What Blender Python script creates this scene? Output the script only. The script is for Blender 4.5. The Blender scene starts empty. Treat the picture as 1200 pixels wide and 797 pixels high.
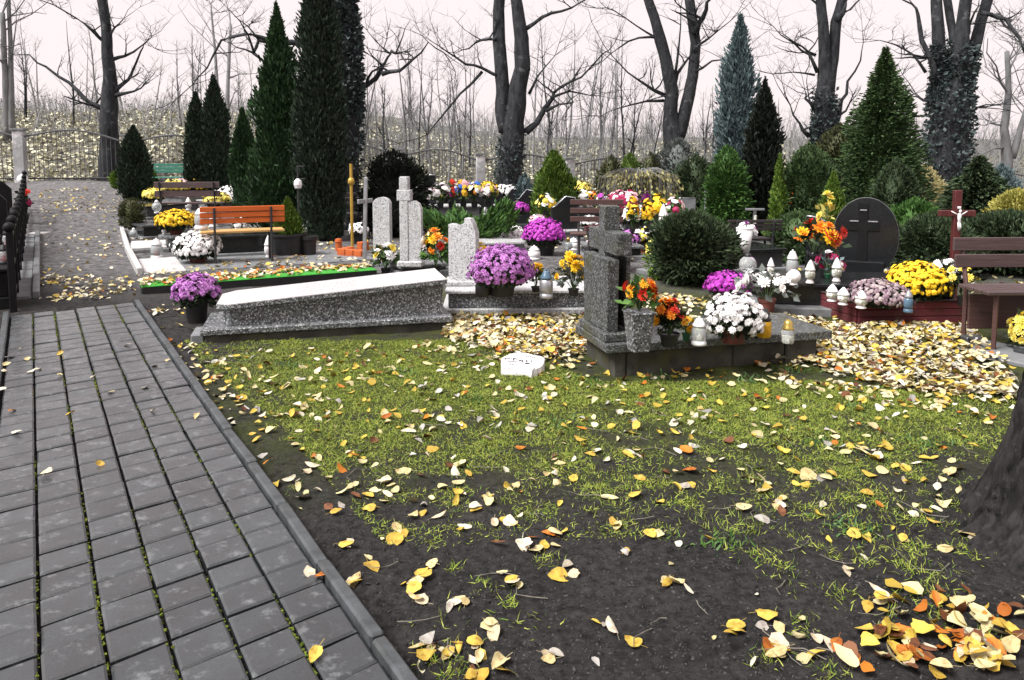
import bpy, math, random
import numpy as np
from mathutils import Vector, Matrix, noise as mnoise

random.seed(7)
RNG = np.random.default_rng(7)
SC = bpy.context.scene
COL = SC.collection
R = math.radians

# ---------------------------------------------------------------- camera
CAM_H, FPX, PX0, PY0 = 1.5, 900.0, 600.0, 258.0      # eye height, focal length and principal point (photo pixels)
PITCH = math.atan(80.0 / 900.0)
cam = bpy.data.cameras.new('camera')
cam.sensor_width = 36.0
cam.lens = 36.0 * FPX / 1200.0
cam.shift_y = -(398.5 - PY0) / 1200.0
cam.clip_start = 0.05
cam.clip_end = 600
camo = bpy.data.objects.new('camera', cam)
camo.location = (0, 0, CAM_H)
camo.rotation_euler = (math.pi / 2 - PITCH, 0, 0)
COL.objects.link(camo)
SC.camera = camo

# ---------------------------------------------------------------- sky and sun (overcast)
SUN_EL, SUN_AZ = R(54), R(-122)      # azimuth from +Y, negative = left
world = bpy.data.worlds.new('World')
SC.world = world
world.use_nodes = True
wn = world.node_tree
wn.nodes.clear()
wo = wn.nodes.new('ShaderNodeOutputWorld')
bg = wn.nodes.new('ShaderNodeBackground')
sky = wn.nodes.new('ShaderNodeTexSky')
sky.sky_type = 'NISHITA'
sky.sun_disc = False
sky.sun_elevation = SUN_EL
sky.sun_rotation = SUN_AZ
sky.dust_density = 3.0
mixw = wn.nodes.new('ShaderNodeMix')
mixw.data_type = 'RGBA'
mixw.inputs[0].default_value = 0.975
wn.links.new(sky.outputs[0], mixw.inputs[6])
mixw.inputs[7].default_value = (2.4, 2.13, 2.13, 1)       # even pale pinkish cloud cover
wn.links.new(mixw.outputs[2], bg.inputs[0])
bg.inputs[1].default_value = 0.10
wn.links.new(bg.outputs[0], wo.inputs[0])

sun = bpy.data.lights.new('sun', 'SUN')
sun.energy = 1.5
sun.angle = R(28)
sun.color = (1.0, 0.995, 0.98)
suno = bpy.data.objects.new('sun', sun)
sd = Vector((math.sin(SUN_AZ) * math.cos(SUN_EL), math.cos(SUN_AZ) * math.cos(SUN_EL), math.sin(SUN_EL)))
suno.rotation_euler = sd.to_track_quat('Z', 'Y').to_euler()
suno.location = sd * 30
COL.objects.link(suno)

SC.view_settings.view_transform = 'Standard'
SC.view_settings.look = 'None'
SC.view_settings.exposure = 2.1
SC.view_settings.gamma = 1.0

# ---------------------------------------------------------------- materials
MATS = {}
def nd(nt, t, **kw):
    n = nt.nodes.new(t)
    for k, v in kw.items():
        setattr(n, k, v)
    return n
def mixc(nt, fac, a, b, blend='MIX'):
    m = nd(nt, 'ShaderNodeMix', data_type='RGBA', blend_type=blend)
    if isinstance(fac, (int, float)): m.inputs[0].default_value = fac
    else: nt.links.new(fac, m.inputs[0])
    for i, v in ((6, a), (7, b)):
        if isinstance(v, (tuple, list)): m.inputs[i].default_value = (*v[:3], 1)
        else: nt.links.new(v, m.inputs[i])
    return m.outputs[2]
def ramp(nt, src, p0, p1):
    r = nd(nt, 'ShaderNodeMapRange')
    r.inputs[1].default_value = p0; r.inputs[2].default_value = p1
    nt.links.new(src, r.inputs[0])
    return r.outputs[0]
def noise_tex(nt, co, scale, detail=4, rough=0.6):
    n = nd(nt, 'ShaderNodeTexNoise')
    n.inputs['Scale'].default_value = scale; n.inputs['Detail'].default_value = detail; n.inputs['Roughness'].default_value = rough
    nt.links.new(co, n.inputs['Vector'])
    return n.outputs['Fac']
def base_mat(name, rough=0.8, spec=0.5, metal=0.0):
    m = bpy.data.materials.new(name); m.use_nodes = True
    nt = m.node_tree; p = nt.nodes['Principled BSDF']
    p.inputs['Roughness'].default_value = rough
    p.inputs['Specular IOR Level'].default_value = spec
    p.inputs['Metallic'].default_value = metal
    tc = nd(nt, 'ShaderNodeTexCoord')
    MATS[name] = m
    return m, nt, p, tc.outputs['Object']
def bump(nt, p, h, strength, dist=0.01):
    b = nd(nt, 'ShaderNodeBump'); b.inputs['Strength'].default_value = strength; b.inputs['Distance'].default_value = dist
    nt.links.new(h, b.inputs['Height']); nt.links.new(b.outputs[0], p.inputs['Normal'])
def mat(name, c1, c2=None, scale=8.0, rough=0.8, spec=0.4, metal=0.0, bmp=0.0, bscale=None, island=None, iw=0.5, stretch=None, stain=None, sscale=2.0, slo=0.5, shi=0.7, obj=None, detail=5):
    m, nt, p, co = base_mat(name, rough, spec, metal)
    if stretch:
        mp = nd(nt, 'ShaderNodeMapping'); mp.inputs['Scale'].default_value = stretch
        nt.links.new(co, mp.inputs['Vector']); co2 = mp.outputs[0]
    else: co2 = co
    if c2 is None: c2 = tuple(x * 0.75 for x in c1)
    f = noise_tex(nt, co2, scale, detail)
    col = mixc(nt, ramp(nt, f, 0.32, 0.68), c1, c2)
    if island:
        g = nd(nt, 'ShaderNodeNewGeometry')
        mm = nd(nt, 'ShaderNodeMath', operation='MULTIPLY'); nt.links.new(g.outputs['Random Per Island'], mm.inputs[0]); mm.inputs[1].default_value = iw
        col = mixc(nt, mm.outputs[0], col, island)
    if obj:
        oi = nd(nt, 'ShaderNodeObjectInfo')
        col = mixc(nt, oi.outputs['Random'], col, mixc(nt, 1.0, col, obj, 'MULTIPLY'))
    if stain:
        s = noise_tex(nt, co, sscale, 6, 0.65)
        col = mixc(nt, ramp(nt, s, slo, shi), col, stain)
    nt.links.new(col, p.inputs['Base Color'])
    if bmp: bump(nt, p, noise_tex(nt, co2, bscale or scale * 4, 6, 0.7), bmp)
    return m
def terrazzo(name, chips, scale, rough=0.35, spec=0.5, stain=None, slo=0.55, shi=0.75, sscale=3.0):
    m, nt, p, co = base_mat(name, rough, spec)
    v = nd(nt, 'ShaderNodeTexVoronoi'); v.inputs['Scale'].default_value = scale; nt.links.new(co, v.inputs['Vector'])
    sp = nd(nt, 'ShaderNodeSeparateColor'); nt.links.new(v.outputs['Color'], sp.inputs[0])
    cr = nd(nt, 'ShaderNodeValToRGB'); cr.color_ramp.interpolation = 'CONSTANT'
    el = cr.color_ramp.elements
    while len(el) < len(chips): el.new(0.5)
    for e, (pos, c) in zip(el, chips):
        e.position = pos; e.color = (*c, 1)
    nt.links.new(sp.outputs[0], cr.inputs[0])
    col = mixc(nt, 0.25, cr.outputs[0], mixc(nt, noise_tex(nt, co, 5, 5), (0.5, 0.5, 0.5), (0.1, 0.1, 0.1)), 'OVERLAY')
    if stain:
        col = mixc(nt, ramp(nt, noise_tex(nt, co, sscale, 6, 0.7), slo, shi), col, stain)
    nt.links.new(col, p.inputs['Base Color'])
    bump(nt, p, noise_tex(nt, co, scale * 0.8, 3), 0.12, 0.004)
    return m

terrazzo('terrazzo_light', [(0.0, (0.56, 0.56, 0.56)), (0.5, (0.38, 0.39, 0.4)), (0.74, (0.15, 0.16, 0.17)), (0.86, (0.66, 0.65, 0.64))], 125, 0.4, stain=(0.3, 0.3, 0.28), slo=0.5, shi=0.8, sscale=5)
terrazzo('terrazzo_grey', [(0.0, (0.14, 0.147, 0.152)), (0.42, (0.035, 0.038, 0.04)), (0.68, (0.42, 0.43, 0.44)), (0.84, (0.07, 0.073, 0.076))], 105, 0.45)
terrazzo('terrazzo_polished', [(0.0, (0.62, 0.6, 0.6)), (0.55, (0.5, 0.49, 0.49)), (0.8, (0.68, 0.66, 0.66))], 105, 0.28, 0.8)  # polished lid top; brightness of the upward face is put into the colour
terrazzo('terrazzo_old', [(0.0, (0.085, 0.09, 0.088)), (0.4, (0.04, 0.043, 0.043)), (0.7, (0.19, 0.2, 0.2)), (0.86, (0.02, 0.022, 0.022))], 115, 0.6, 0.4, stain=(0.06, 0.06, 0.02), slo=0.52, shi=0.72, sscale=4.0)
terrazzo('granite_dark', [(0.0, (0.012, 0.013, 0.014)), (0.6, (0.02, 0.022, 0.024)), (0.88, (0.03, 0.032, 0.034))], 240, 0.12, 0.35)
mat('granite_matte', (0.03, 0.032, 0.035), (0.055, 0.057, 0.06), 30, 0.35, 0.5, bmp=0.05)
mat('concrete_old', (0.085, 0.083, 0.07), (0.035, 0.034, 0.028), 7, 0.9, 0.2, bmp=0.5, bscale=60, stain=(0.09, 0.085, 0.03), sscale=4, slo=0.52, shi=0.75)
mat('concrete_pale', (0.52, 0.5, 0.49), (0.40, 0.39, 0.38), 10, 0.7, 0.4, bmp=0.2, bscale=80, stain=(0.2, 0.2, 0.18), sscale=3, slo=0.6, shi=0.85)
mat('concrete_grey', (0.2, 0.205, 0.21), (0.13, 0.135, 0.14), 9, 0.75, 0.4, bmp=0.3, bscale=80, stain=(0.07, 0.07, 0.06), sscale=3, slo=0.58, shi=0.8)
mat('kerb_concrete', (0.075, 0.082, 0.087), (0.032, 0.036, 0.038), 14, 0.6, 0.5, bmp=0.35, bscale=120, stain=(0.05, 0.05, 0.045), sscale=6, slo=0.55, shi=0.75)
mat('white_stone', (0.82, 0.78, 0.8), (0.7, 0.68, 0.72), 14, 0.8, 0.3, bmp=0.6, bscale=30)
mat('plaster', (0.42, 0.42, 0.43), (0.22, 0.22, 0.22), 3, 0.85, 0.3, bmp=0.2, stain=(0.75, 0.74, 0.74), sscale=1.5, slo=0.5, shi=0.6)
mat('iron', (0.018, 0.018, 0.02), (0.03, 0.03, 0.032), 20, 0.5, 0.5)
mat('iron_grey', (0.1, 0.1, 0.105), (0.07, 0.07, 0.075), 20, 0.6, 0.4)
mat('steel', (0.35, 0.36, 0.38), (0.5, 0.5, 0.52), 12, 0.35, 0.5, metal=0.7)
mat('brass', (0.5, 0.33, 0.06), (0.38, 0.22, 0.03), 9, 0.45, 0.5, metal=0.3)
mat('wood_brown', (0.085, 0.042, 0.036), (0.045, 0.022, 0.02), 14, 0.55, 0.5, bmp=0.25, stretch=(0.25, 6, 6), obj=(1.25, 1.1, 1.1))
mat('wood_grey_brown', (0.085, 0.055, 0.053), (0.04, 0.025, 0.024), 14, 0.55, 0.5, bmp=0.25, stretch=(0.25, 6, 6), obj=(1.2, 1.1, 1.1))
mat('wood_red', (0.2, 0.033, 0.042), (0.11, 0.024, 0.027), 10, 0.6, 0.4, bmp=0.25, stretch=(0.3, 6, 6), obj=(0.75, 0.85, 0.85), stain=(0.11, 0.08, 0.055), sscale=9, slo=0.55, shi=0.75)
mat('wood_dark_red', (0.11, 0.02, 0.018), (0.06, 0.012, 0.012), 10, 0.55, 0.4, bmp=0.2, stretch=(4, 4, 0.4))
mat('wood_orange', (0.62, 0.13, 0.012), (0.45, 0.075, 0.008), 12, 0.45, 0.5, bmp=0.15, stretch=(0.25, 6, 6))
mat('wood_honey', (0.6, 0.36, 0.12), (0.45, 0.25, 0.08), 12, 0.5, 0.5, stretch=(0.25, 6, 6))
mat('wood_black', (0.03, 0.022, 0.022), (0.018, 0.014, 0.014), 12, 0.5, 0.5, stretch=(0.25, 6, 6))
mat('paint_green', (0.05, 0.22, 0.16), (0.04, 0.17, 0.13), 10, 0.5, 0.5)
mat('brick_orange', (0.5, 0.12, 0.03), (0.36, 0.075, 0.02), 14, 0.8, 0.3, bmp=0.3)
mat('bark_near', (0.034, 0.031, 0.030), (0.0035, 0.0037, 0.0035), 30, 0.9, 0.25, bmp=1.0, bscale=60, stretch=(1, 1, 0.14), stain=(0.05, 0.05, 0.051), sscale=30, slo=0.6, shi=0.7)
mat('bark_dark', (0.045, 0.047, 0.051), (0.012, 0.0125, 0.014), 10, 0.9, 0.2, bmp=0.5, stretch=(1, 1, 0.3), stain=(0.12, 0.12, 0.12), sscale=5, slo=0.58, shi=0.72)
mat('bark_grey', (0.19, 0.19, 0.19), (0.10, 0.10, 0.10), 6, 0.9, 0.2, stretch=(1, 1, 0.3))  # greyed for far stems: distance haze is put into the colour
mat('bark_haze', (0.3, 0.3, 0.3), (0.18, 0.18, 0.18), 4, 0.9, 0.2)  # far bark paler still, haze painted in by the base colour
mat('plastic_black', (0.012, 0.012, 0.013), (0.02, 0.02, 0.02), 10, 0.45, 0.4)
mat('black_matte', (0.006, 0.006, 0.0065), (0.012, 0.012, 0.012), 10, 0.6, 0.15)
mat('terracotta', (0.16, 0.05, 0.038), (0.09, 0.03, 0.024), 12, 0.7, 0.4, bmp=0.1)
mat('plastic_green', (0.02, 0.11, 0.05), (0.015, 0.08, 0.04), 10, 0.45, 0.5)
mat('white_plastic', (0.8, 0.78, 0.78), (0.7, 0.69, 0.7), 20, 0.45, 0.5)
mat('white_wax', (0.75, 0.74, 0.66), (0.62, 0.62, 0.56), 22, 0.5, 0.5, stain=(0.16, 0.17, 0.12), sscale=26, slo=0.5, shi=0.6)
mat('gold_lid', (0.5, 0.36, 0.1), (0.4, 0.28, 0.07), 10, 0.3, 0.5, metal=0.7)
mat('candle_yellow', (0.75, 0.42, 0.02), (0.55, 0.28, 0.01), 26, 0.4, 0.5)
mat('candle_blue', (0.06, 0.12, 0.18), (0.1, 0.16, 0.22), 20, 0.3, 0.5)
mat('candle_red', (0.3, 0.02, 0.03), (0.2, 0.01, 0.02), 20, 0.3, 0.5)
mat('engraving', (0.03, 0.025, 0.03), (0.05, 0.045, 0.05), 20, 0.9, 0.2)
mat('engraving_faint', (0.40, 0.33, 0.32), (0.45, 0.4, 0.38), 20, 0.7, 0.2)
mat('turf', (0.04, 0.30, 0.035), (0.025, 0.20, 0.02), 60, 0.8, 0.2, island=(0.1, 0.42, 0.07), bmp=0.8, bscale=200)
mat('grass', (0.13, 0.23, 0.017), (0.055, 0.13, 0.010), 3, 0.7, 0.3, island=(0.44, 0.45, 0.09), iw=0.85)
mat('moss', (0.10, 0.15, 0.012), (0.06, 0.09, 0.01), 30, 0.9, 0.2, island=(0.2, 0.2, 0.03), iw=0.6)
mat('weed', (0.045, 0.12, 0.02), (0.03, 0.09, 0.02), 10, 0.6, 0.4, island=(0.13, 0.2, 0.04))
mat('dry_twig', (0.2, 0.18, 0.15), (0.12, 0.11, 0.09), 30, 0.9, 0.2)
mat('joint_dirt', (0.008, 0.0075, 0.007), (0.018, 0.017, 0.015), 40, 0.95, 0.1)
mat('clod', (0.014, 0.013, 0.013), (0.03, 0.028, 0.027), 30, 0.95, 0.2, island=(0.1, 0.095, 0.09), iw=0.6)
mat('dark_leaf', (0.012, 0.02, 0.008), (0.007, 0.012, 0.005), 8, 0.6, 0.3, island=(0.035, 0.055, 0.02))
mat('ivy', (0.025, 0.04, 0.036), (0.012, 0.02, 0.018), 4, 0.55, 0.4, island=(0.09, 0.12, 0.12), iw=0.8)
def foliage(name, c1, c2, tip, scale=2.5, iw=0.7):  # lit and dark patches of the crowns are put into the colour
    mat('f_' + name, c1, c2, scale, 0.65, 0.25, island=tip, iw=iw)
foliage('cypress', (0.014, 0.022, 0.014), (0.005, 0.008, 0.006), (0.06, 0.10, 0.06))
foliage('cypress_green', (0.018, 0.045, 0.018), (0.009, 0.02, 0.010), (0.06, 0.13, 0.045))
foliage('thuja_bright', (0.06, 0.115, 0.015), (0.025, 0.05, 0.010), (0.18, 0.28, 0.04))
foliage('thuja_lime', (0.08, 0.16, 0.02), (0.03, 0.07, 0.012), (0.25, 0.36, 0.06))
foliage('juniper_blue', (0.07, 0.105, 0.11), (0.025, 0.042, 0.046), (0.24, 0.32, 0.33))
foliage('yew_black', (0.009, 0.012, 0.009), (0.005, 0.007, 0.005), (0.03, 0.04, 0.025))
foliage('green', (0.03, 0.06, 0.022), (0.008, 0.018, 0.008), (0.13, 0.21, 0.075))
foliage('green_deep', (0.02, 0.038, 0.018), (0.006, 0.011, 0.006), (0.10, 0.145, 0.065))
foliage('green_vivid', (0.03, 0.09, 0.02), (0.012, 0.035, 0.010), (0.12, 0.24, 0.05))
foliage('grey_green', (0.09, 0.105, 0.095), (0.04, 0.05, 0.045), (0.2, 0.22, 0.2))
foliage('olive', (0.045, 0.05, 0.02), (0.02, 0.025, 0.012), (0.12, 0.13, 0.05))
foliage('yellow_bush', (0.33, 0.31, 0.06), (0.2, 0.2, 0.04), (0.55, 0.5, 0.15))
foliage('yellow_pale', (0.42, 0.36, 0.16), (0.28, 0.24, 0.12), (0.6, 0.55, 0.3))
foliage('weeping', (0.05, 0.048, 0.025), (0.02, 0.02, 0.012), (0.46, 0.42, 0.16), iw=0.9)
foliage('litter', (0.2, 0.19, 0.14), (0.09, 0.087, 0.07), (0.8, 0.77, 0.55), iw=1.0)
foliage('scrub', (0.14, 0.135, 0.12), (0.08, 0.08, 0.075), (0.30, 0.28, 0.2))
def petal(name, c1, c2, isl, iw=0.7):
    mat('p_' + name, c1, c2, 12, 0.6, 0.3, island=isl, iw=iw)
petal('white', (0.9, 0.88, 0.87), (0.84, 0.82, 0.81), (0.92, 0.9, 0.88))
petal('yellow', (0.80, 0.48, 0.012), (0.62, 0.36, 0.01), (0.9, 0.62, 0.03))
petal('lemon', (0.85, 0.68, 0.07), (0.72, 0.55, 0.04), (0.9, 0.8, 0.3))
petal('purple', (0.42, 0.03, 0.40), (0.24, 0.015, 0.25), (0.55, 0.08, 0.5))
petal('lilac', (0.50, 0.15, 0.52), (0.36, 0.08, 0.42), (0.72, 0.42, 0.72))
petal('dusky', (0.20, 0.11, 0.16), (0.11, 0.05, 0.08), (0.55, 0.48, 0.45))
petal('orange', (0.78, 0.2, 0.012), (0.7, 0.12, 0.01), (0.85, 0.42, 0.02))
petal('red', (0.5, 0.015, 0.012), (0.36, 0.01, 0.01), (0.7, 0.06, 0.02))
petal('crimson', (0.32, 0.012, 0.07), (0.22, 0.01, 0.04), (0.45, 0.03, 0.14))
petal('pink', (0.72, 0.38, 0.42), (0.6, 0.28, 0.34), (0.85, 0.65, 0.66))
petal('blue', (0.03, 0.12, 0.5), (0.02, 0.08, 0.36), (0.06, 0.2, 0.6))
petal('gold', (0.78, 0.36, 0.012), (0.65, 0.25, 0.01), (0.85, 0.55, 0.04))
LEAFC = {'yellow': ((0.66, 0.50, 0.09), (0.50, 0.34, 0.045)), 'pale': ((0.70, 0.62, 0.36), (0.56, 0.48, 0.24)),
         'cream': ((0.76, 0.70, 0.56), (0.60, 0.54, 0.40)), 'orange': ((0.60, 0.22, 0.02), (0.38, 0.10, 0.012)),
         'brown': ((0.22, 0.08, 0.025), (0.10, 0.035, 0.015)), 'grey': ((0.48, 0.46, 0.42), (0.32, 0.30, 0.28))}
for k, (a, b) in LEAFC.items():
    mat('leaf_' + k, a, b, 3.0, 0.5, 0.4, bmp=0.5, bscale=9, obj=(0.7, 0.62, 0.5), stain=tuple(x * f_ for x, f_ in zip(b, (0.55, 0.35, 0.25))), sscale=2.6, slo=0.55, shi=0.72)
    mat('leafs_' + k, a, b, 4, 0.6, 0.3, island=tuple(x * 0.55 for x in b), iw=0.8)

mat('lantern_pattern', (0.42, 0.42, 0.34), (0.16, 0.17, 0.12), 34, 0.25, 0.6, stain=(0.72, 0.71, 0.68), sscale=40, slo=0.5, shi=0.56)
# glass of grave lanterns
def glass(name, tint, alpha):
    m, nt, p, co = base_mat(name, 0.08, 0.6)
    p.inputs['Base Color'].default_value = (*tint, 1)
    p.inputs['Transmission Weight'].default_value = alpha
    p.inputs['IOR'].default_value = 1.2
glass('glass_clear', (0.9, 0.92, 0.92), 0.75)
glass('glass_frost', (0.66, 0.7, 0.7), 0.6)

# paver concrete: dark grey, worn pale scuffs, each paver its own tone
m, nt, p, co = base_mat('paver_concrete', 0.5, 0.5)
p.inputs['Coat Weight'].default_value = 0.9; p.inputs['Coat Roughness'].default_value = 0.2; p.inputs['Coat IOR'].default_value = 1.5
g = nd(nt, 'ShaderNodeObjectInfo')
va = nd(nt, 'ShaderNodeVectorMath', operation='ADD')
vm = nd(nt, 'ShaderNodeVectorMath', operation='SCALE'); vm.inputs['Scale'].default_value = 37.0
cx = nd(nt, 'ShaderNodeCombineXYZ'); nt.links.new(g.outputs['Random'], cx.inputs[0]); nt.links.new(g.outputs['Random'], cx.inputs[1])
nt.links.new(cx.outputs[0], vm.inputs[0]); nt.links.new(vm.outputs[0], va.inputs[0]); nt.links.new(co, va.inputs[1])
c = mixc(nt, noise_tex(nt, va.outputs[0], 70, 5, 0.75), (0.011, 0.015, 0.0165), (0.058, 0.073, 0.078))
c = mixc(nt, ramp(nt, noise_tex(nt, va.outputs[0], 6, 4), 0.35, 0.7), c, (0.02, 0.022, 0.024))
c = mixc(nt, g.outputs['Random'], c, mixc(nt, 1.0, c, (0.5, 0.51, 0.53), 'MULTIPLY'))
mp = nd(nt, 'ShaderNodeMapping'); mp.inputs['Scale'].default_value = (15, 19, 12); mp.inputs['Rotation'].default_value = (0, 0, 0.5); nt.links.new(va.outputs[0], mp.inputs[0])
c = mixc(nt, ramp(nt, noise_tex(nt, mp.outputs[0], 1.0, 7, 0.7), 0.55, 0.78), c, (0.18, 0.19, 0.195))
vo = nd(nt, 'ShaderNodeTexVoronoi'); vo.inputs['Scale'].default_value = 60; nt.links.new(va.outputs[0], vo.inputs['Vector'])
c = mixc(nt, ramp(nt, vo.outputs['Distance'], 0.14, 0.06), c, (0.05, 0.052, 0.055))
nt.links.new(c, p.inputs['Base Color'])
cr_ = mixc(nt, ramp(nt, noise_tex(nt, va.outputs[0], 9, 6, 0.7), 0.35, 0.7), (0.12, 0.12, 0.12), (0.5, 0.5, 0.5)); nt.links.new(cr_, p.inputs['Coat Roughness'])
bump(nt, p, noise_tex(nt, va.outputs[0], 120, 6, 0.8), 0.5, 0.004)

# ground: dark crumbly soil, thin moss film, leaf mould beyond the fence
m, nt, p, co = base_mat('soil', 0.95, 0.15)
c = mixc(nt, ramp(nt, noise_tex(nt, co, 26, 8, 0.75), 0.35, 0.68), (0.013, 0.0122, 0.0125), (0.075, 0.072, 0.07))
c = mixc(nt, ramp(nt, noise_tex(nt, co, 2.2, 5), 0.4, 0.7), c, mixc(nt, 1.0, c, (1.5, 1.45, 1.4), 'MULTIPLY'))
vo = nd(nt, 'ShaderNodeTexVoronoi'); vo.inputs['Scale'].default_value = 110; nt.links.new(co, vo.inputs['Vector'])
spx = nd(nt, 'ShaderNodeSeparateColor'); nt.links.new(vo.outputs['Color'], spx.inputs[0])
c = mixc(nt, ramp(nt, spx.outputs[0], 0.95, 0.98), c, (0.08, 0.077, 0.073))
sep = nd(nt, 'ShaderNodeSeparateXYZ'); nt.links.new(co, sep.inputs[0])
mossf = nd(nt, 'ShaderNodeMath', operation='MULTIPLY'); nt.links.new(ramp(nt, sep.outputs['Y'], 3.0, 4.6), mossf.inputs[0]); nt.links.new(ramp(nt, sep.outputs['X'], -2.3, -1.3), mossf.inputs[1])
mossn = nd(nt, 'ShaderNodeMath', operation='MULTIPLY'); nt.links.new(mossf.outputs[0], mossn.inputs[0]); nt.links.new(ramp(nt, noise_tex(nt, co, 3.0, 8, 0.75), 0.36, 0.56), mossn.inputs[1])
mossc = mixc(nt, ramp(nt, noise_tex(nt, co, 60, 6, 0.8), 0.35, 0.65), (0.035, 0.05, 0.008), (0.13, 0.15, 0.035))
c = mixc(nt, mossn.outputs[0], c, mossc)
far = ramp(nt, sep.outputs['Y'], 7.5, 10.0)
grit = mixc(nt, ramp(nt, noise_tex(nt, co, 9, 8, 0.75), 0.4, 0.62), (0.08, 0.078, 0.08), (0.27, 0.26, 0.255))  # far ground paler: sky sheen of the track is put into the colour
c = mixc(nt, far, c, grit)
hillf = ramp(nt, sep.outputs['Y'], 24.0, 27.0)
lit = mixc(nt, ramp(nt, noise_tex(nt, co, 4.5, 8, 0.8), 0.42, 0.6), (0.05, 0.049, 0.046), (0.26, 0.25, 0.2))
c = mixc(nt, hillf, c, lit)
nt.links.new(c, p.inputs['Base Color'])
bump(nt, p, noise_tex(nt, co, 45, 8, 0.85), 1.0, 0.04)

# ---------------------------------------------------------------- terrain and pixel -> place
def sst(a, b, x):
    t = min(1.0, max(0.0, (x - a) / (b - a))); return t * t * (3 - 2 * t)
def fence_y(X): return 24.3 + (X + 15.6) * 0.186
def gz(X, Y):
    z = sst(8, 22, Y) * (0.5 + (-0.8) * sst(-13, -4, X))
    h = Y - fence_y(X) - 0.8
    if h > 0:
        a = 4.5 - 1.1 * sst(-10, 2, X)
        z += a * (1 - math.exp(-h / 17.0))
    return z
CP, SP = math.cos(PITCH), math.sin(PITCH)
def ray(px, py):
    x = (px - PX0) / FPX; v = -(py - PY0) / FPX
    d = Vector((x, CP + v * SP, -SP + v * CP))
    return d
def at_depth(px, py, D):
    d = ray(px, py); t = D / d.y
    return Vector((d.x * t, D, CAM_H + d.z * t))
def at(px, py, z=None):
    d = ray(px, py)
    if z is not None:
        t = (z - CAM_H) / d.z
        return Vector((d.x * t, d.y * t, z))
    t = 1.0
    for i in range(4000):
        P = Vector((d.x * t, d.y * t, CAM_H + d.z * t))
        if P.z <= gz(P.x, P.y): return P
        t += 0.02
    return P
def height_at(px, py, D):       # height of a point seen at row py when it stands at distance D
    return at_depth(px, py, D).z
def ppm(D): return FPX / D

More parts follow.
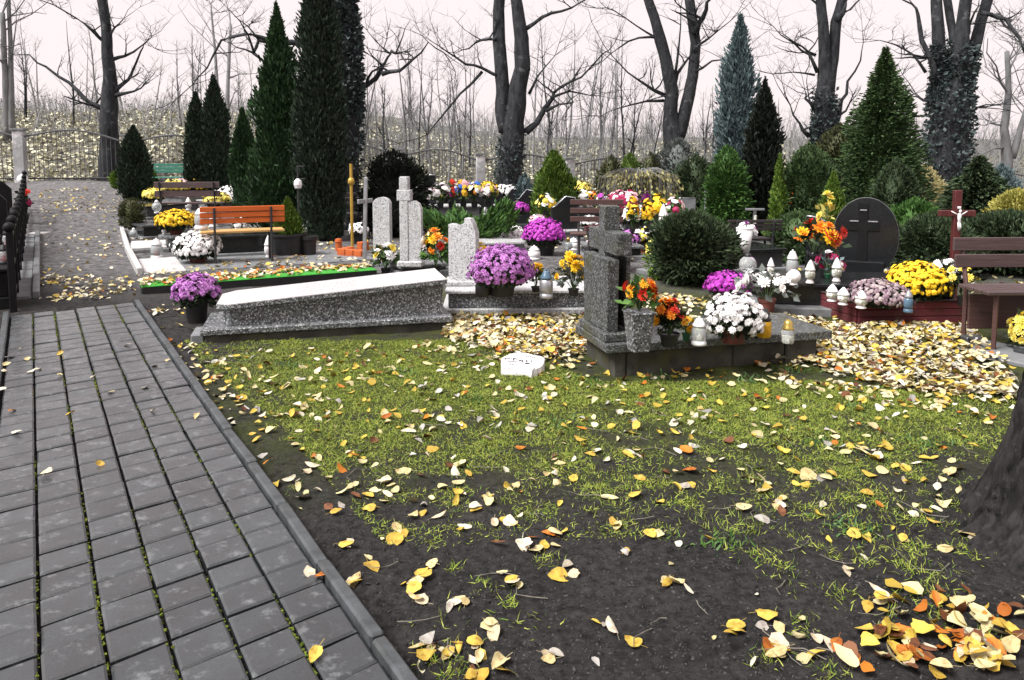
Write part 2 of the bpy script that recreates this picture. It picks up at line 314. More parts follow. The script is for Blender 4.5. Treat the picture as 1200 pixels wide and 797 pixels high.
# ---------------------------------------------------------------- mesh helper
class B:
    def __init__(s): s.v = []; s.f = []; s.n = 0
    def add(s, verts, faces):
        verts = np.asarray(verts, dtype=np.float64).reshape(-1, 3)
        s.v.append(verts); o = s.n
        for f in faces: s.f.append([i + o for i in f])
        s.n += len(verts); return s
    def addnp(s, verts, tris):   # tris ndarray (n,k)
        s.v.append(verts); s.f.extend((tris + s.n).tolist()); s.n += len(verts); return s
    def box(s, c, size, ch=0.0, rz=0.0, M=None, top=(1, 1), toff=(0, 0)):
        hx, hy, hz = size[0] / 2, size[1] / 2, size[2] / 2
        ch = min(ch, hx * 0.9, hy * 0.9, hz * 0.9)
        vs = []; idx = {}
        if ch <= 0:
            for i in (-1, 1):
                for j in (-1, 1):
                    for k in (-1, 1):
                        idx[(i, j, k)] = len(vs); vs.append((i * hx, j * hy, k * hz))
            fs = [[idx[(a, -1, -1)], idx[(a, 1, -1)], idx[(a, 1, 1)], idx[(a, -1, 1)]] for a in (-1, 1)]
            fs += [[idx[(-1, a, -1)], idx[(1, a, -1)], idx[(1, a, 1)], idx[(-1, a, 1)]] for a in (-1, 1)]
            fs += [[idx[(-1, -1, a)], idx[(1, -1, a)], idx[(1, 1, a)], idx[(-1, 1, a)]] for a in (-1, 1)]
        else:
            for i in (-1, 1):
                for j in (-1, 1):
                    for k in (-1, 1):
                        b = len(vs); idx[(i, j, k)] = b
                        vs += [(i * hx, j * (hy - ch), k * (hz - ch)), (i * (hx - ch), j * hy, k * (hz - ch)), (i * (hx - ch), j * (hy - ch), k * hz)]
            fs = []
            q = ((-1, -1), (1, -1), (1, 1), (-1, 1))
            for a in (-1, 1):
                fs.append([idx[(a, j, k)] for j, k in q]); fs.append([idx[(i, a, k)] + 1 for i, k in q]); fs.append([idx[(i, j, a)] + 2 for i, j in q])
            for a in (-1, 1):
                for b in (-1, 1):
                    fs.append([idx[(a, b, -1)], idx[(a, b, 1)], idx[(a, b, 1)] + 1, idx[(a, b, -1)] + 1])
                    fs.append([idx[(a, -1, b)], idx[(a, 1, b)], idx[(a, 1, b)] + 2, idx[(a, -1, b)] + 2])
                    fs.append([idx[(-1, a, b)] + 1, idx[(1, a, b)] + 1, idx[(1, a, b)] + 2, idx[(-1, a, b)] + 2])
            for k_, b in idx.items(): fs.append([b, b + 1, b + 2])
        V = np.array(vs)
        for f in fs:
            p = V[f]; n = np.cross(p[1] - p[0], p[2] - p[1])
            if np.dot(n, p.mean(0)) < 0: f.reverse()
        t = (V[:, 2] + hz) / (2 * hz)
        V[:, 0] = V[:, 0] * (1 + (top[0] - 1) * t) + toff[0] * t
        V[:, 1] = V[:, 1] * (1 + (top[1] - 1) * t) + toff[1] * t
        if rz:
            c_, s_ = math.cos(rz), math.sin(rz); x = V[:, 0] * c_ - V[:, 1] * s_; y = V[:, 0] * s_ + V[:, 1] * c_
            V[:, 0] = x; V[:, 1] = y
        if M is not None:
            V = V @ np.array(M.to_3x3()).T
        V += np.array(c)
        return s.add(V, fs)
    def prism(s, outline, y0, y1):       # outline in x,z ; extruded along y
        n = len(outline)
        vs = [(x, y0, z) for x, z in outline] + [(x, y1, z) for x, z in outline]
        fs = [list(range(n)), list(range(2 * n - 1, n - 1, -1))]
        for i in range(n):
            j = (i + 1) % n; fs.append([j, i, i + n, j + n])
        return s.add(vs, fs)
    def slab(s, pts, z0, z1):            # outline in x,y ; extruded along z
        n = len(pts)
        vs = [(x, y, z0) for x, y in pts] + [(x, y, z1) for x, y in pts]
        fs = [list(range(n - 1, -1, -1)), list(range(n, 2 * n))]
        for i in range(n):
            j = (i + 1) % n; fs.append([i, j, j + n, i + n])
        return s.add(vs, fs)
    def lathe(s, prof, n=20, c=(0, 0, 0), cap=True):
        vs = []; fs = []
        for r, z in prof:
            for k in range(n):
                a = 2 * math.pi * k / n; vs.append((c[0] + r * math.cos(a), c[1] + r * math.sin(a), c[2] + z))
        for i in range(len(prof) - 1):
            for k in range(n):
                k2 = (k + 1) % n; fs.append([i * n + k, i * n + k2, (i + 1) * n + k2, (i + 1) * n + k])
        if cap:
            fs.append(list(range(n - 1, -1, -1))); o = (len(prof) - 1) * n; fs.append([o + k for k in range(n)])
        return s.add(vs, fs)
    def tube(s, pts, rad, n=8, cap=True, disp=None):
        pts = [Vector(p) for p in pts]; m = len(pts); vs = []; fs = []
        up = Vector((0.13, 0.37, 0.92)); 
        for i, p in enumerate(pts):
            t = (pts[min(i + 1, m - 1)] - pts[max(i - 1, 0)])
            if t.length < 1e-9: t = Vector((0, 0, 1))
            t.normalize()
            ref = Vector((1, 0, 0)) if abs(t.x) < 0.8 else Vector((0, 1, 0))
            a = t.cross(ref).normalized(); b = t.cross(a)
            r = rad[i] if isinstance(rad, (list, tuple)) else rad
            for k in range(n):
                an = 2 * math.pi * k / n
                rr = r if disp is None else r * disp(i, k)
                vs.append(p + a * (rr * math.cos(an)) + b * (rr * math.sin(an)))
        for i in range(m - 1):
            for k in range(n):
                k2 = (k + 1) % n; fs.append([i * n + k2, i * n + k, (i + 1) * n + k, (i + 1) * n + k2])
        if cap:
            fs.append([k for k in range(n)]); o = (m - 1) * n; fs.append([o + n - 1 - k for k in range(n)])
        return s.add([tuple(v) for v in vs], fs)
    def sphere(s, c, r, nu=10, nv=6, sc=(1, 1, 1), jit=0.0):
        prof = []
        vs = [(c[0], c[1], c[2] - r * sc[2])]; fs = []
        for i in range(1, nv):
            th = math.pi * i / nv
            for k in range(nu):
                a = 2 * math.pi * k / nu; q = r * (1 + random.uniform(-jit, jit))
                vs.append((c[0] + q * sc[0] * math.sin(th) * math.cos(a), c[1] + q * sc[1] * math.sin(th) * math.sin(a), c[2] - q * sc[2] * math.cos(th)))
        vs.append((c[0], c[1], c[2] + r * sc[2]))
        for k in range(nu):
            k2 = (k + 1) % nu
            fs.append([0, 1 + k2, 1 + k])
            for i in range(nv - 2):
                a = 1 + i * nu; b = 1 + (i + 1) * nu
                fs.append([a + k, a + k2, b + k2, b + k])
            a = 1 + (nv - 2) * nu; fs.append([a + k, a + k2, len(vs) - 1])
        return s.add(vs, fs)
    def inst(s, V, F, pos, rot, scl):
        # V (nv,3), F list of equal-length faces, pos (m,3), rot (m,3,3), scl (m,) or (m,3)
        scl = np.asarray(scl)
        if scl.ndim == 1: scl = np.repeat(scl[:, None], 3, 1)
        W = V[None] * scl[:, None, :]
        W = np.einsum('mij,mvj->mvi', rot, W) + pos[:, None, :]
        m, nv = W.shape[0], V.shape[0]
        groups = {}
        for f in F: groups.setdefault(len(f), []).append(f)
        base = s.n
        s.v.append(W.reshape(-1, 3)); s.n += m * nv
        off = (np.arange(m) * nv + base)[:, None, None]
        for k, fl in groups.items():
            A = (np.array(fl)[None] + off).reshape(-1, k)
            s.f.extend(A.tolist())
        return s
    def mesh(s, name, material, smooth=False):
        me = bpy.data.meshes.new(name)
        V = np.concatenate(s.v) if s.v else np.zeros((0, 3))
        lens = np.fromiter((len(f) for f in s.f), dtype=np.int32, count=len(s.f))
        loops = np.fromiter((i for f in s.f for i in f), dtype=np.int32, count=int(lens.sum()))
        me.vertices.add(len(V)); me.vertices.foreach_set('co', V.astype(np.float32).ravel())
        me.loops.add(len(loops)); me.loops.foreach_set('vertex_index', loops)
        me.polygons.add(len(lens)); st = np.zeros(len(lens), dtype=np.int32); st[1:] = np.cumsum(lens)[:-1]
        me.polygons.foreach_set('loop_start', st); me.polygons.foreach_set('loop_total', lens)
        me.polygons.foreach_set('use_smooth', np.full(len(lens), bool(smooth)))
        me.update(calc_edges=True)
        me.materials.append(MATS[material])
        return me
    def build(s, name, material, parent=None, smooth=False, loc=None, rz=0.0, kind=None):
        o = bpy.data.objects.new(name, s.mesh(name, material, smooth))
        COL.objects.link(o)
        if parent is not None: o.parent = parent
        if loc is not None: o.location = loc
        if rz: o.rotation_euler[2] = rz
        if kind: o['kind'] = kind
        return o
def tag(o, label, cat, group=None, kind=None):
    o['label'] = label; o['category'] = cat
    if group: o['group'] = group
    if kind: o['kind'] = kind
    return o
def thing(name, label, cat, loc=(0, 0, 0), rz=0.0, group=None):
    o = bpy.data.objects.new(name, None); o.empty_display_size = 0.1
    COL.objects.link(o); o.location = loc; o.rotation_euler[2] = rz
    return tag(o, label, cat, group)
def link_mesh(name, me, parent=None, loc=None):
    o = bpy.data.objects.new(name, me); COL.objects.link(o)
    if parent is not None: o.parent = parent
    if loc is not None: o.location = loc
    return o
def rots(n, tilt=0.4, rng=RNG):
    """random heading, then tilted by up to `tilt` radians"""
    a = rng.uniform(0, 2 * np.pi, n); b = rng.normal(0, tilt, n); c = rng.normal(0, tilt, n)
    ca, sa, cb, sb, cc, sc_ = np.cos(a), np.sin(a), np.cos(b), np.sin(b), np.cos(c), np.sin(c)
    Z = np.zeros((n, 3, 3)); X = Z.copy(); Y = Z.copy()
    Z[:, 0, 0] = ca; Z[:, 0, 1] = -sa; Z[:, 1, 0] = sa; Z[:, 1, 1] = ca; Z[:, 2, 2] = 1
    X[:, 0, 0] = 1; X[:, 1, 1] = cb; X[:, 1, 2] = -sb; X[:, 2, 1] = sb; X[:, 2, 2] = cb
    Y[:, 1, 1] = 1; Y[:, 0, 0] = cc; Y[:, 0, 2] = sc_; Y[:, 2, 0] = -sc_; Y[:, 2, 2] = cc
    return X @ Y @ Z
def align(dirs, rng=RNG):
    """rotation matrices taking local +z to dirs, random roll"""
    d = dirs / np.maximum(np.linalg.norm(dirs, axis=1, keepdims=True), 1e-9)
    r = rng.normal(size=d.shape); a = np.cross(d, r); a /= np.maximum(np.linalg.norm(a, axis=1, keepdims=True), 1e-9)
    b = np.cross(d, a)
    return np.stack([a, b, d], axis=2)

# ================================================================ GROUND
PA = at(453, 797, 0.0); PB = at(156, 357, 0.0)          # inner line of the right kerb
PU = (PB - PA).normalized()                              # along the path
PRr = Vector((0.774, 0.633, 0.0)).normalized() * 0.170   # one paver across
PERP = Vector((PU.y, -PU.x, 0.0))                        # to the right of the path
def path_coords(X, Y):
    d = Vector((X - PA.x, Y - PA.y, 0)); return d.dot(PU), d.dot(PERP)
ROW = 0.166
T0, T1 = -0.6, (PB - PA).length
def ground_z(X, Y):
    z = gz(X, Y)
    t, s = path_coords(X, Y)
    if -2.5 < t < T1 + 0.1 and -1.25 < s < 0.12: return z - 0.02
    if Y < 9:
        z += 0.022 * mnoise.noise(Vector((X * 1.3, Y * 1.3, 0.3))) + 0.012 * mnoise.noise(Vector((X * 6, Y * 6, 4.0))) + 0.010 * mnoise.noise(Vector((X * 17, Y * 17, 9.0)))
        z -= 0.0
    elif Y < 24: z += 0.01 * mnoise.noise(Vector((X * 3, Y * 3, 0)))
    else: z += 0.25 * mnoise.noise(Vector((X * 0.25, Y * 0.25, 2.0)))
    return z
xs = [-90, -70, -55, -44, -36, -30, -26] + list(np.arange(-22, -5, 0.5)) + list(np.arange(-5, -2.5, 0.12)) + list(np.arange(-2.5, 3.2, 0.033)) + list(np.arange(3.2, 6, 0.1)) + list(np.arange(6, 20, 0.5)) + [22, 26, 30, 36, 44, 55, 70, 90]
ys = [-12, -6, -3, -1, 0, 0.8] + list(np.arange(1.4, 5.2, 0.033)) + list(np.arange(5.2, 9, 0.08)) + list(np.arange(9, 24, 0.3)) + list(np.arange(24, 46, 0.8)) + [48, 52, 58, 66, 76, 90, 120, 160]
nx, ny = len(xs), len(ys)
V = np.zeros((nx * ny, 3)); q = 0
for y in ys:
    for x in xs:
        V[q] = (x, y, ground_z(x, y)); q += 1
ii, jj = np.meshgrid(np.arange(nx - 1), np.arange(ny - 1)); a0 = (jj * nx + ii).ravel()
gb = B().addnp(V, np.stack([a0, a0 + 1, a0 + nx + 1, a0 + nx], 1))
gnd = gb.build('ground', 'soil', smooth=True); gnd['kind'] = 'structure'

# ================================================================ PAVED PATH
path = B()
def pp(t, s_rows, z):      # t metres along, s_rows pavers to the left of the right kerb
    P = PA + PU * t - PRr * s_rows; return (P.x, P.y, z)
bed = B()
bed.add([pp(T0 - 1.2, -0.1, -0.004), pp(T1 + 0.02, -0.1, -0.004), pp(T1 + 0.02, 6.1, -0.004), pp(T0 - 1.2, 6.1, -0.004)], [[3, 2, 1, 0]])
path = bed.build('path', 'joint_dirt'); path['kind'] = 'structure'
# one paver: parallelogram with chamfered edge, joint wider along the columns
def paver_mesh(dz):
    u = PU; r = -PRr.normalized(); W = PRr.length - 0.0115; L = ROW - 0.009
    c_ = 0.008; vs = []
    for (z, ins) in ((-0.045, 0), (0.012, 0), (0.018, c_)):
        for (a, b) in ((ins, ins), (L - ins, ins), (L - ins, W - ins), (ins, W - ins)):
            P = u * a + r * b; vs.append((P.x, P.y, z))
    fs = [[8, 9, 10, 11]]
    for l in (0, 4):
        for k in range(4): fs.append([l + k, l + (k + 1) % 4, l + 4 + (k + 1) % 4, l + 4 + k])
    b = B(); b.add(vs, fs); return b.mesh('paver', 'paver_concrete')
pv = paver_mesh(0)
nrow = 0
t = T0
while t < T1 - 0.05:
    for cidx in range(6):
        off = 0.0
        P = PA + PU * (t + off) - PRr * cidx + Vector((0, 0, 0.004))
        o = link_mesh('paver', pv, path, (P.x, P.y, 0.006 + random.uniform(-0.004, 0.004)))
        o.rotation_euler = (random.gauss(0, 0.011), random.gauss(0, 0.011), random.gauss(0, 0.008))
    t += ROW; nrow += 1
# kerb stones on both sides (half-metre pieces)
def kerb_run(name, s0, side, t0, t1, step=0.52):
    kb = B().box((0, 0, 0), (step - 0.006, 0.046, 0.11), 0.008); km = kb.mesh('kerb_stone', 'kerb_concrete')
    tt = t0
    while tt < t1 - step * 0.5:
        P = PA + PU * (tt + step / 2) - PRr * s0 + PERP * (0.032 * side)
        o = link_mesh('kerb_stone', km, path, (P.x, P.y, -0.012 + random.uniform(-0.004, 0.004)))
        o.rotation_euler = (random.gauss(0, 0.015), random.gauss(0, 0.01), math.atan2(PU.y, PU.x) + random.gauss(0, 0.008))
        tt += step
kerb_run('kerb_stone', 0, 1, T0 - 0.3, T1 + 0.1)
kerb_run('kerb_stone', 6, -1, T0 + 0.4, T1 + 0.1)
# moss and grit in the wide joints
mb = B(); rg = np.random.default_rng(3)
pos = []
for cidx in range(1, 6):
    tt = T0
    while tt < T1:
        dens = mnoise.noise(Vector((tt * 1.7, cidx * 5.1, 0)))
        if dens > -0.15:
            for k in range(int(1 + 9 * max(0, dens + 0.15))):
                P = PA + PU * (tt + random.uniform(0, 0.03)) - PRr * (cidx - 0.02) + PERP * random.gauss(-0.004, 0.0035)
                pos.append((P.x, P.y, 0.008 + random.uniform(0, 0.008)))
        tt += 0.03
pos = np.array(pos)
LV = np.array([(-1, 0, 0), (1, 0, 0), (0.6, 0.5, 1.1), (-0.6, -0.5, 0.9), (0, 1, 0.1), (0, -1, 0.2)]) * 0.0055
mb.inst(LV, [[0, 1, 2, 3], [4, 5, 2, 3], [0, 4, 2, 2][:3], [1, 5, 3]], pos, rots(len(pos), 0.5, rg), rg.uniform(0.5, 1.3, len(pos)))
mb.build('joint_moss', 'moss', path, kind='stuff')

# narrow strip of slabs and kerb carrying on along the black graves
strip = B().add([(0, 0, 0), (0.01, 0, 0), (0, 0.01, 0)], [[0, 1, 2]])
sA, sB = at(22, 352), at(32, 280)
sdir = (sB - sA).normalized(); sper = Vector((sdir.y, -sdir.x, 0))
side = B().box((0, 0, -0.03), (0.3, 0.3, 0.02)).build('side_strip', 'concrete_grey', loc=(sA.x, sA.y, 0.0)); side['kind'] = 'structure'
L = (sB - sA).length
slm = B().box((0, 0, 0), (0.6, 0.22, 0.05), 0.008).mesh('paving_slab', 'concrete_grey')
k = 0.0
while k < L:
    P = sdir * (k + 0.3)
    o = link_mesh('paving_slab', slm, side, (P.x, P.y, gz(sA.x + P.x, sA.y + P.y) + 0.012 + random.uniform(-0.004, 0.004)))
    o.rotation_euler[2] = math.atan2(sdir.y, sdir.x) + random.gauss(0, 0.01); k += 0.612
kbm = B().box((0, 0, 0), (0.99, 0.07, 0.16), 0.01).mesh('kerb_stone', 'concrete_grey')
k = 0.0
while k < L:
    P = sdir * (k + 0.5) + sper * 0.15
    o = link_mesh('kerb_stone', kbm, side, (P.x, P.y, gz(sA.x + P.x, sA.y + P.y) + 0.0)); o.rotation_euler[2] = math.atan2(sdir.y, sdir.x); k += 1.0

# ================================================================ FALLEN LEAVES: shapes
def leaf_shape(seed):
    rr = random.Random(seed); n = 7
    aspect = rr.uniform(0.7, 1.0); curl = rr.uniform(-0.5, 1.1); cross = rr.uniform(0.1, 1.0); tw = rr.uniform(-0.5, 0.5)
    rows = []
    for i in range(n):
        t = i / (n - 1)
        w = (math.sin(math.pi * min(1, t * 0.93 + 0.07)) ** 0.62) * (1.18 - 0.52 * t) * 0.5 * aspect
        if i == n - 1: w = 0.015
        w *= 1 + rr.uniform(-0.1, 0.1)
        rows.append((t - 0.5, w))
    vs = []; fs = []
    for (y, w) in rows:
        a = curl * (y) ** 2 * 1.2
        for s in (-1, -0.5, 0, 0.5, 1):
            x = s * w; z = a + cross * (abs(x) ** 1.6) * 0.9 + tw * x * y + rr.uniform(-0.012, 0.012)
            notch = 0.0 if abs(s) < 1 else rr.uniform(-0.03, 0.03)
            vs.append((x * (1 + (rr.uniform(-0.12, 0.06) if abs(s) == 1 else 0)), y + notch, z))
    for i in range(n - 1):
        for k in range(4):
            a = i * 5 + k; fs.append([a, a + 1, a + 6, a + 5])
    # stalk
    b = len(vs); x0 = rr.uniform(-0.1, 0.1)
    vs += [(-0.012, -0.5, vs[2][2]), (0.012, -0.5, vs[2][2]), (x0 + 0.01, -0.92, vs[2][2] + 0.06), (x0 - 0.01, -0.92, vs[2][2] + 0.06)]
    fs.append([b, b + 1, b + 2, b + 3])
    V = np.array(vs); V[:, 2] -= V[:, 2].min()
    return V, fs
LEAVES = [leaf_shape(100 + i) for i in range(16)]
def low_leaf(seed):
    rr = random.Random(seed); c = rr.uniform(0.0, 0.35); w = rr.uniform(0.33, 0.45)
    V = np.array([(0, -0.5, 0.0), (w * 0.9, -0.22, c * 0.7), (w, 0.1, c), (0, 0.5, rr.uniform(0, 0.25)), (-w, 0.1, c * rr.uniform(0.5, 1)), (-w * 0.9, -0.22, c * 0.6), (0, 0.0, 0.0)])
    return V, [[6, 0, 1], [6, 1, 2], [6, 2, 3], [6, 3, 4], [6, 4, 5], [6, 5, 0]]
LOW = [low_leaf(i) for i in range(6)]
LEAF_W = [('yellow', 0.30), ('pale', 0.30), ('cream', 0.22), ('orange', 0.05), ('brown', 0.05), ('grey', 0.08)]
def pick_leaf(rng=random, w=LEAF_W):
    x = rng.random() * sum(p for _, p in w)
    for k_, p in w:
        x -= p
        if x <= 0: return k_
    return w[0][0]

# the individual leaves nearest the camera: (px, py, count, spread px)
CL = [(540, 548, 4, 22), (620, 570, 4, 30), (520, 520, 4, 35), (465, 625, 4, 14), (500, 600, 4, 22), (430, 585, 4, 20), (612, 640, 6, 26), (650, 625, 4, 22), (600, 615, 4, 25),
      (500, 665, 4, 22), (415, 680, 4, 14), (430, 660, 2, 10), (545, 706, 3, 16), (495, 700, 3, 12), (575, 735, 3, 14), (500, 765, 8, 22), (545, 772, 8, 26), (575, 790, 5, 20),
      (660, 672, 3, 14), (600, 680, 3, 14), (700, 732, 3, 16), (645, 776, 3, 14), (740, 757, 1, 4), (790, 690, 3, 9), (765, 632, 2, 5), (735, 650, 2, 6), (720, 620, 2, 10), (830, 632, 1, 3),
      (760, 575, 4, 30), (800, 560, 4, 35), (890, 605, 3, 18), (895, 570, 2, 9), (930, 590, 4, 20), (940, 560, 3, 20), (985, 545, 4, 30), (860, 742, 3, 10), (900, 740, 4, 16), (910, 768, 4, 16),
      (960, 765, 4, 22), (1005, 670, 2, 8), (1030, 712, 5, 16), (1040, 745, 6, 18), (1060, 770, 9, 26), (1100, 760, 12, 34), (1150, 780, 12, 32), (1110, 715, 5, 20), (1160, 735, 6, 28), (1120, 790, 8, 40), (1190, 760, 5, 20),
      (1062, 634, 2, 8), (1110, 645, 2, 4), (1135, 632, 2, 6), (1000, 630, 2, 14), (1075, 600, 3, 30), (1050, 560, 4, 40), (1100, 540, 4, 40), (690, 540, 4, 35), (730, 540, 4, 30), (560, 585, 4, 25),
      (360, 555, 3, 16), (385, 600, 3, 14), (350, 515, 3, 18), (310, 515, 3, 14), (370, 470, 3, 14), (450, 560, 4, 30), (400, 640, 3, 14), (660, 560, 5, 40), (580, 500, 4, 40), (470, 510, 4, 30), (640, 600, 4, 30), (860, 545, 3, 30), (680, 590, 4, 30),
      (330, 545, 2, 12), (395, 655, 2, 8), (440, 700, 2, 12), (480, 640, 3, 25), (690, 700, 1, 6), (560, 640, 3, 22), (530, 620, 2, 14), (620, 700, 2, 16), (540, 680, 2, 14)]
PAVE_L = [(55, 556, 1, 'cream'), (118, 545, 1, 'yellow'), (15, 483, 1, 'orange'), (82, 486, 1, 'yellow'), (37, 436, 1, 'cream'), (46, 434, 1, 'cream'), (70, 441, 1, 'pale'), (107, 443, 1, 'cream'), (24, 410, 1, 'cream'), (32, 422, 1, 'pale'),
          (70, 415, 1, 'yellow'), (150, 406, 1, 'cream'), (180, 430, 1, 'cream'), (196, 425, 1, 'pale'), (180, 482, 1, 'cream'), (230, 489, 1, 'pale'), (362, 672, 1, 'cream'), (376, 676, 1, 'orange'), (369, 770, 1, 'yellow'), (5, 437, 1, 'cream'), (3, 458, 1, 'cream'),
          (20, 509, 1, 'cream'), (130, 460, 1, 'pale'), (170, 455, 1, 'grey'), (8, 428, 1, 'pale'), (12, 420, 1, 'grey')]
LEAF_MESH = {}
def leaf_mesh(i, col):
    if (i, col) not in LEAF_MESH:
        V_, F_ = LEAVES[i]; LEAF_MESH[(i, col)] = B().add(V_, F_).mesh('fallen_leaf', 'leaf_' + col, True)
    return LEAF_MESH[(i, col)]
CW = {'yellow': 'golden yellow', 'pale': 'pale lemon', 'cream': 'cream coloured', 'orange': 'orange', 'brown': 'dark brown', 'grey': 'faded greyish'}
def place_leaf(P, col, where, grp, size=None, lift=0.0):
    i = random.randrange(len(LEAVES)); sz = size or random.uniform(0.04, 0.075)
    o = link_mesh('fallen_leaf', leaf_mesh(i, col), None, (P.x, P.y, P.z + 0.006 + lift))
    o.scale = (sz * random.uniform(0.6, 1.12), sz * random.uniform(0.85, 1.15), sz * random.uniform(0.3, 1.0)); o.rotation_euler = (random.gauss(0, 0.22), random.gauss(0, 0.22), random.uniform(0, 6.28))
    if random.random() < 0.25: o.rotation_euler[0] += math.pi; o.location.z += sz * 0.25
    tag(o, '%s fallen leaf lying %s' % (CW[col], where), 'leaf', grp)
nl = 0
CORNER = [('yellow', 0.42), ('pale', 0.2), ('cream', 0.1), ('orange', 0.16), ('brown', 0.12)]
for (px, py, n_, sp) in CL:
    for k in range(n_):
        if nl >= 274: break
        x_, y_ = px + random.gauss(0, sp * 0.62), min(795, py + random.gauss(0, sp * 0.34))
        P = at(x_, y_, 0.0); t_, s_ = path_coords(P.x, P.y)
        if s_ < 0.09: continue
        P.z = ground_z(P.x, P.y)
        corner = px > 1010 and py > 690
        col = pick_leaf(w=CORNER if corner else LEAF_W)
        if corner: where, grp = 'in the drift below the big tree trunk', 'leaves drifted below the big trunk'
        elif y_ > 590: where, grp = 'on the bare dark soil in front of the lawn', 'leaves on the bare soil'
        else: where, grp = 'on the thin grass of the lawn', 'leaves on the lawn'
        place_leaf(P, col, where, grp, lift=random.uniform(0, 0.03) if corner else 0.0); nl += 1
for (px, py, n_, col) in PAVE_L:
    P = at(px, py, 0.024); place_leaf(P, col, 'on the grey paved path', 'leaves on the paved path', random.uniform(0.045, 0.068)); nl += 1

# ---- the countless other leaves, by colour
def in_poly(x, y, poly):
    c_ = False; n = len(poly); j = n - 1
    for i in range(n):
        xi, yi = poly[i]; xj, yj = poly[j]
        if (yi > y) != (yj > y) and x < (xj - xi) * (y - yi) / (yj - yi) + xi: c_ = not c_
        j = i
    return c_
SCAT = {k_: [] for k_ in LEAFC}
def scatter(pxpoly, dens, w=LEAF_W, size=(0.05, 0.09), lift=0.02, clump=0.0, nscale=2.0):
    W_ = [at(x, y) for x, y in pxpoly]; poly = [(p.x, p.y) for p in W_]
    x0, x1 = min(p[0] for p in poly), max(p[0] for p in poly); y0, y1 = min(p[1] for p in poly), max(p[1] for p in poly)
    n = int((x1 - x0) * (y1 - y0) * dens)
    for k in range(n):
        x, y = random.uniform(x0, x1), random.uniform(y0, y1)
        if not in_poly(x, y, poly): continue
        if clump and mnoise.noise(Vector((x * nscale, y * nscale, 7.7))) < random.uniform(-0.5, clump): continue
        SCAT[pick_leaf(w=w)].append((x, y, ground_z(x, y) + random.uniform(0.004, lift), random.uniform(*size)))
PALEW = [('pale', 0.36), ('cream', 0.36), ('yellow', 0.2), ('orange', 0.03), ('brown', 0.05), ('grey', 0.03)]
scatter([(520, 372), (690, 372), (690, 415), (640, 425), (560, 412), (520, 398)], 1000, PALEW, size=(0.04, 0.068), lift=0.05)                     # in front of the headstone tomb
scatter([(735, 385), (905, 372), (1010, 384), (1140, 382), (1150, 402), (1190, 440), (1190, 470), (1040, 458), (955, 430), (900, 425), (740, 400)], 950, PALEW, size=(0.04, 0.068), lift=0.05, clump=0.0)
scatter([(880, 425), (1190, 455), (1195, 492), (1030, 482), (930, 455)], 300, PALEW, size=(0.035, 0.065), lift=0.025, clump=0.35, nscale=4.0)
scatter([(470, 405), (560, 400), (690, 420), (690, 440), (560, 432)], 260, PALEW, size=(0.035, 0.065), lift=0.025, clump=0.35, nscale=4.0)
scatter([(770, 345), (960, 360), (1130, 384), (1010, 392), (760, 392), (735, 360)], 420, PALEW, size=(0.04, 0.065), lift=0.03, clump=0.2)
scatter([(195, 392), (240, 410), (560, 404), (950, 445), (1170, 470), (1160, 530), (240, 490)], 85, LEAF_W, size=(0.03, 0.065), lift=0.02)
scatter([(250, 480), (1160, 515), (1140, 600), (340, 590)], 60, LEAF_W, size=(0.035, 0.07), lift=0.012, clump=0.2)
scatter([(330, 560), (1140, 590), (1180, 796), (480, 796)], 26, LEAF_W, size=(0.02, 0.06), lift=0.01, clump=0.3)
scatter([(160, 356), (215, 360), (240, 410), (330, 520), (290, 500), (190, 400)], 130, PALEW, size=(0.04, 0.07), lift=0.02, clump=0.2)
scatter([(38, 356), (160, 352), (155, 325), (36, 325)], 190, PALEW, size=(0.04, 0.07), lift=0.03, clump=0.25)
scatter([(40, 326), (150, 326), (140, 232), (50, 232)], 26, PALEW, size=(0.04, 0.075), lift=0.03, clump=0.35, nscale=0.8)
scatter([(40, 250), (150, 250), (150, 222), (50, 222)], 36, PALEW, size=(0.05, 0.09), lift=0.03, clump=0.3, nscale=0.6)
scatter([(1000, 690), (1200, 700), (1200, 796), (980, 796)], 420, CORNER, size=(0.045, 0.08), lift=0.03, clump=0.3)
scatter([(160, 330), (440, 316), (440, 306), (330, 300), (160, 322)], 60, PALEW, lift=0.03)
scatter([(150, 300), (700, 300), (860, 330), (1200, 380), (1200, 300), (900, 290), (600, 262), (150, 262)], 30, PALEW, lift=0.03, clump=0.2)
for k_, L_ in SCAT.items():
    if not L_: continue
    A = np.array(L_); b = B()
    near = A[:, 1] < 6.5
    for sel, lib, tilt in ((near, LEAVES, 0.35), (~near, LOW, 0.4)):
        S = A[sel]
        if not len(S): continue
        ch = RNG.integers(0, len(lib), len(S))
        for i, (V_, F_) in enumerate(lib):
            q = S[ch == i]
            if not len(q): continue
            if lib is LEAVES: V2 = V_[:35][::1]; F2 = F_[:-1]
            else: V2, F2 = V_, F_
            b.inst(V2, F2, q[:, :3], rots(len(q), tilt), np.stack([q[:, 3] * RNG.uniform(0.55, 1.15, len(q)), q[:, 3] * RNG.uniform(0.8, 1.15, len(q)), q[:, 3] * RNG.uniform(0.3, 1.3, len(q))], 1))
    o = b.build('fallen_leaves', 'leafs_' + k_, None)
    tag(o, 'countless %s leaves strewn over the lawn and between the graves' % CW[k_], 'leaves', kind='stuff')

